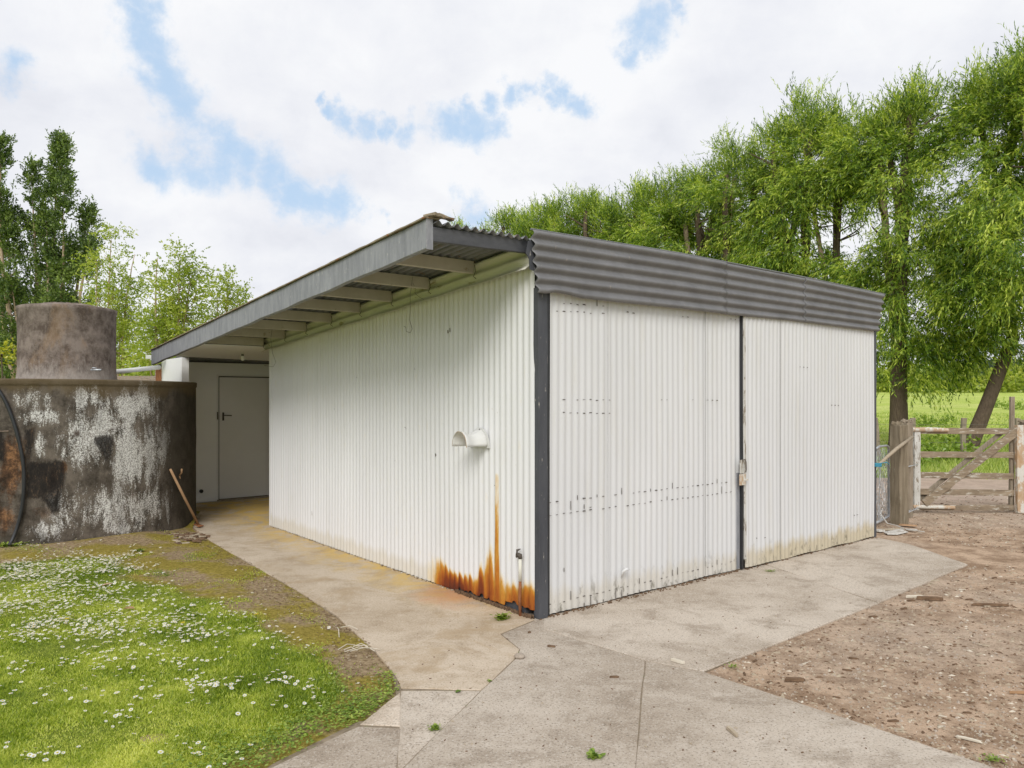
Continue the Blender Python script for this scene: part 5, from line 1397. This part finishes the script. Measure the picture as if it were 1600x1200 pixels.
piece('stick', 1511, 1153, .012, .13, .01, .9, M['chipp'], 'thin pale splinter low in the yard near the forecourt edge', 'stick', -.008)
piece('stick', 1546, 945, .30, .02, .02, -.1, M['chipd'], 'longest dark stick in the upper part of the yard', 'stick', -.008)
piece('stick', 1430, 932, .16, .02, .02, .1, M['chipp'], 'pale flat splinter beside dark bark bits in the yard', 'stick', -.008)
piece('stick', 1455, 936, .20, .025, .03, -.2, M['chipd'], 'dark bark strip beside the pale flat splinter', 'stick', -.008)
piece('bark_chip', 862, 1011, .055, .02, .012, -.3, M['chipd'], 'dark chip lying on the slab in front of the shed corner', 'bark chip', .002)
piece('bark_chip', 960, 1059, .055, .018, .01, -.05, M['chipd'], 'dark chip lying near the joint in mid forecourt', 'bark chip', .002)
piece('bark_chip', 827, 989, .025, .02, .01, .4, M['chipd'], 'tiny dark chip on the slab right below the rusty pipe', 'bark chip', .002)
o = MB().lathe([(0, 0), (.028, .004), (.036, .014), (.026, .026), (.01, .031), (0, .032)], 14).build('pebble', M['stone'], smooth=True, loc=(*G(812, 1028), -.002)); tag(o, 'round pale pebble sitting in the joint of the slabs', 'stone')
# broken boards by the shed's far corner
for (px, py, l_, w_, h_, rz, mat, lab) in [(1385, 828, .42, .09, .02, .35, 'chip', 'brown plank end in the heap by the far shed corner'), (1398, 832, .40, .2, .012, .55, 'flake', 'largest white board fragment in the heap by the shed corner'), (1415, 828, .05, .26, .01, .6, 'flake', 'narrow white board strip on the heap by the gate post'), (1420, 822, .2, .1, .02, -.5, 'handle', 'orange-brown bark slab at the foot of the gate post'), (1373, 830, .1, .12, .02,   .2, 'flake', 'small square white board fragment, leftmost in the heap')]:
    piece('board_fragment', px, py, l_, w_, h_, rz, M[mat], lab, 'board', random.uniform(-.005, .02)).rotation_euler.x = random.uniform(-.15, .15)
tag(MB().tube([(4.78, 9.75, .14), (4.80, 9.62, .04), (4.86, 9.5, .03), (4.90, 9.3, .01), (5.0, 9.12, .02)], .007, 5).build('plastic_strip', M['flake']), 'curling white strip trailing from the heap of boards', 'strip')
# wood chips on the yard
def in_yard(x, y):
    # right of the forecourt/apron edges
    a = Vector(R1); b = Vector(R2); c = Vector((4.51, 7.43))
    s1 = (b.x - a.x) * (y - a.y) - (b.y - a.y) * (x - a.x) > .02
    s2 = (c.x - a.x) * (y - a.y) - (c.y - a.y) * (x - a.x) < -.02
    front = s1 and s2
    a_ = (x - CX) * U[0] + (y - CY) * U[1]; b_ = (x - CX) * V[0] + (y - CY) * V[1]
    back = a_ > 5.45 and b_ > -1.8 and not (y < 7.9 and x < 4.7)
    slabp = x > 4.3 and y > 7.2
    return (front and y < 7.45) or (slabp and a_ > 5.55)
base = []
for k, mt in enumerate((M['chip'], M['chipd'], M['chipd'], M['chipp'], M['chip'])):
    mb = MB(); chip_mesh(mb, Matrix.Identity(4), random.uniform(.06, .12), random.uniform(.012, .024), random.uniform(.006, .012)); base.append((mb, mt))
cnt = 0; protos = []
for k, (mb, mt) in enumerate(base):
    o = mb.build('wood_chip', mt); protos.append(o)
    kind = {'bleached_wood_chip': 'light brown', 'dark_bark_chip': 'dark brown', 'pale_splinter': 'pale cream'}[mt.name]
    tag(o, kind + ' wood chip scattered on the brown dirt yard', 'wood chip', kind + ' wood chips strewn over the yard')
first = [True] * 5
while cnt < 150:
    y_ = 3.4 + 8.5 * random.random() ** 1.15; x_ = random.uniform(1.0, .69 * y_ + .1)
    if not in_yard(x_, y_): continue
    if y_ < 6 and random.random() < .55: continue
    k = random.randrange(5); o = protos[k] if first[k] else protos[k].copy()
    if not first[k]: COL.objects.link(o)
    first[k] = False; s_ = random.uniform(.4, 1.25) * (.75 if y_ < 5.5 else 1)
    o.location = (x_, y_, -.011); o.rotation_euler = (random.uniform(-.1, .1), random.uniform(-.1, .1), random.gauss(.1, .7)); o.scale = (s_, s_ * random.uniform(.7, 1.2), s_); cnt += 1
# gravel and litter
mb = MB(); cnt = 0
while cnt < 21000:
    y_ = 3.3 + 10 * random.random() ** 1.5; x_ = random.uniform(.9, .70 * y_ + .2) if cnt < 14000 else random.uniform(.7 * y_, .7 * y_ + 4.5)
    if not in_yard(x_, y_): continue
    s_ = (.0025 + .0085 * random.random() ** 3) * (1 + .06 * y_); mi = random.choices((0, 1, 2, 3), (.3, .33, .32, .05))[0]
    r_ = random.random() * 6; el = random.uniform(.5, 2.2) if mi else 1
    c_, s2_ = math.cos(r_), math.sin(r_)
    pts = [(el, 0, .1), (0, .8, .0), (-el, .1, .1), (0, -.8, .05), (.1, .1, .8)]
    mb.add([(x_ + s_ * (p[0] * c_ - p[1] * s2_), y_ + s_ * (p[0] * s2_ + p[1] * c_), -.013 + s_ * p[2]) for p in pts], [(0, 1, 4), (1, 2, 4), (2, 3, 4), (3, 0, 4)], mi); cnt += 1
tag(mb.build('gravel', [M['stone'], M['chipd'], M['chip'], M['chipp']]), 'fine gravel and bark litter over the brown yard', 'gravel', kind='stuff')
# bark heap at the foot of the tank
mb = MB(); random.seed(17)
for k in range(150):
    px = random.gauss(282, 22); py = random.gauss(841, 4.0)
    if px > 322: continue
    x_, y_ = G(px, py); T = Matrix.Translation((x_, y_, .0 + .02 * random.random())) @ Matrix.Rotation(random.random() * 6, 4, 'Z') @ Matrix.Rotation(random.gauss(0, .25), 4, 'X')
    chip_mesh(mb, T, random.uniform(.04, .15), random.uniform(.02, .05), .012, random.choice((0, 0, 1)))
tag(mb.build('bark_litter', [M['chipd'], M['chip']]), 'heap of dark bark pieces at the foot of the large tank', 'bark', kind='stuff')
# litter of dry bits along the lawn edge + soil along the wall foot
mb = MB(); random.seed(18)
for k in range(1500):
    y_ = random.uniform(3.9, 9.2); e = float(edge_x(y_)); x_ = e - abs(random.gauss(0, .18 + .05 * y_)) + .015
    if math.hypot(x_ - TC.x, y_ - TC.y) < TR + .02: continue
    T = Matrix.Translation((x_, y_, .0)) @ Matrix.Rotation(random.random() * 6, 4, 'Z')
    chip_mesh(mb, T, random.uniform(.005, .022), random.uniform(.002, .006), .004, random.choice((0, 0, 0, 1)))
for k in range(420):
    a_ = random.uniform(.0, 5.2); T = Matrix.Translation(LW(a_, random.gauss(-.075, .02) + .03, .001)) @ Matrix.Rotation(random.random() * 6, 4, 'Z'); chip_mesh(mb, T, random.uniform(.008, .035), random.uniform(.004, .014), .008, 0)
for k in range(650):
    b_ = random.uniform(.0, 5.2) if k % 2 else random.uniform(0, 1); T = Matrix.Translation(LW(random.gauss(-.026, .01), b_, .001)) @ Matrix.Rotation(random.random() * 6, 4, 'Z'); chip_mesh(mb, T, random.uniform(.005, .02), random.uniform(.003, .009), .006 if b_ > 1 else .022, random.choice((0, 1, 1, 2)) if b_ > 1 else 0)
for k in range(260):
    x_, y_ = G(random.uniform(640, 1450), random.uniform(880, 1180)); a_ = (x_ - CX) * U[0] + (y_ - CY) * U[1]; b_ = (x_ - CX) * V[0] + (y_ - CY) * V[1]
    if b_ > -.1 and a_ > -.05: continue
    if in_yard(x_, y_): continue
    T = Matrix.Translation((x_, y_, .001)) @ Matrix.Rotation(random.random() * 6, 4, 'Z'); chip_mesh(mb, T, random.uniform(.004, .016), random.uniform(.003, .009), .004, random.choice((0, 0, 1)))
tag(mb.build('leaf_litter', [M['chipd'], M['chip'], M['chipp']]), 'fine crumbs of soil and bark along the wall foot and path edge', 'litter', kind='stuff')
# dry twigs near the path edge
for (px, py, lab) in [(560, 1018, 'tangle of pale dry stalks on the soil by the curved path edge'), (545, 990, 'short pale dry stalk lying on moss beside the path')]:
    x_, y_ = G(px, py); mb = MB()
    for k in range(6 if px == 560 else 2):
        a0 = random.gauss(0, .7); l_ = random.uniform(.08, .22); c_ = Vector((random.gauss(0, .06), random.gauss(0, .04), .02))
        d_ = Vector((math.cos(a0), math.sin(a0), 0)) * l_; mb.tube([c_ - d_ / 2, c_ + Vector((0, .012, .012)), c_ + d_ / 2 + Vector((0, 0, -.01))], .0028, 5)
    tag(mb.build('dry_stalks', M['chipp'], loc=(x_, y_, 0)), lab, 'dry stalks')
# small weeds in cracks
def weed(px, py, n_, r_, size, lab, hz=.04, mat='weed'):
    r_ *= .5; n_ = int(n_ * 1.3)
    x_, y_ = G(px, py); pts = [(random.gauss(0, r_), random.gauss(0, r_ * .6), .0) for _ in range(n_)]
    o = round_leaves('weed', pts, size, M[mat], lab, 'weed', hz=hz); o.location = (x_, y_, .0)
weed(784, 968, 90, .045, .03, 'small green weed at the foot of the rusted shed corner')
weed(1204, 893, 60, .05, .014, 'tiny green tuft in the joint before the sliding doors', .015)
weed(680, 1140, 160, .022, .012, 'brownish moss tuft in the joint between foreground slabs', .022)
weed(927, 1184, 60, .03, .026, 'small pale weed growing in the foreground joint', .02)
weed(765, 1065, 30, .012, .01, 'tiny moss tuft where two slab joints meet', .01)
weed(1146, 1042, 40, .03, .012, 'tiny green sprig at the corner of the dirt yard', .012)
weed(1551, 1188, 70, .045, .013, 'small green tuft on dirt beside the forecourt edge, bottom right', .015)
weed(12, 862, 1500, .14, .05, 'bright green grass clump at the foot of the hose', .09, 'tallgrass')
weed(218, 864, 60, .04, .03, 'single green weed on moss in front of the tank', .04)
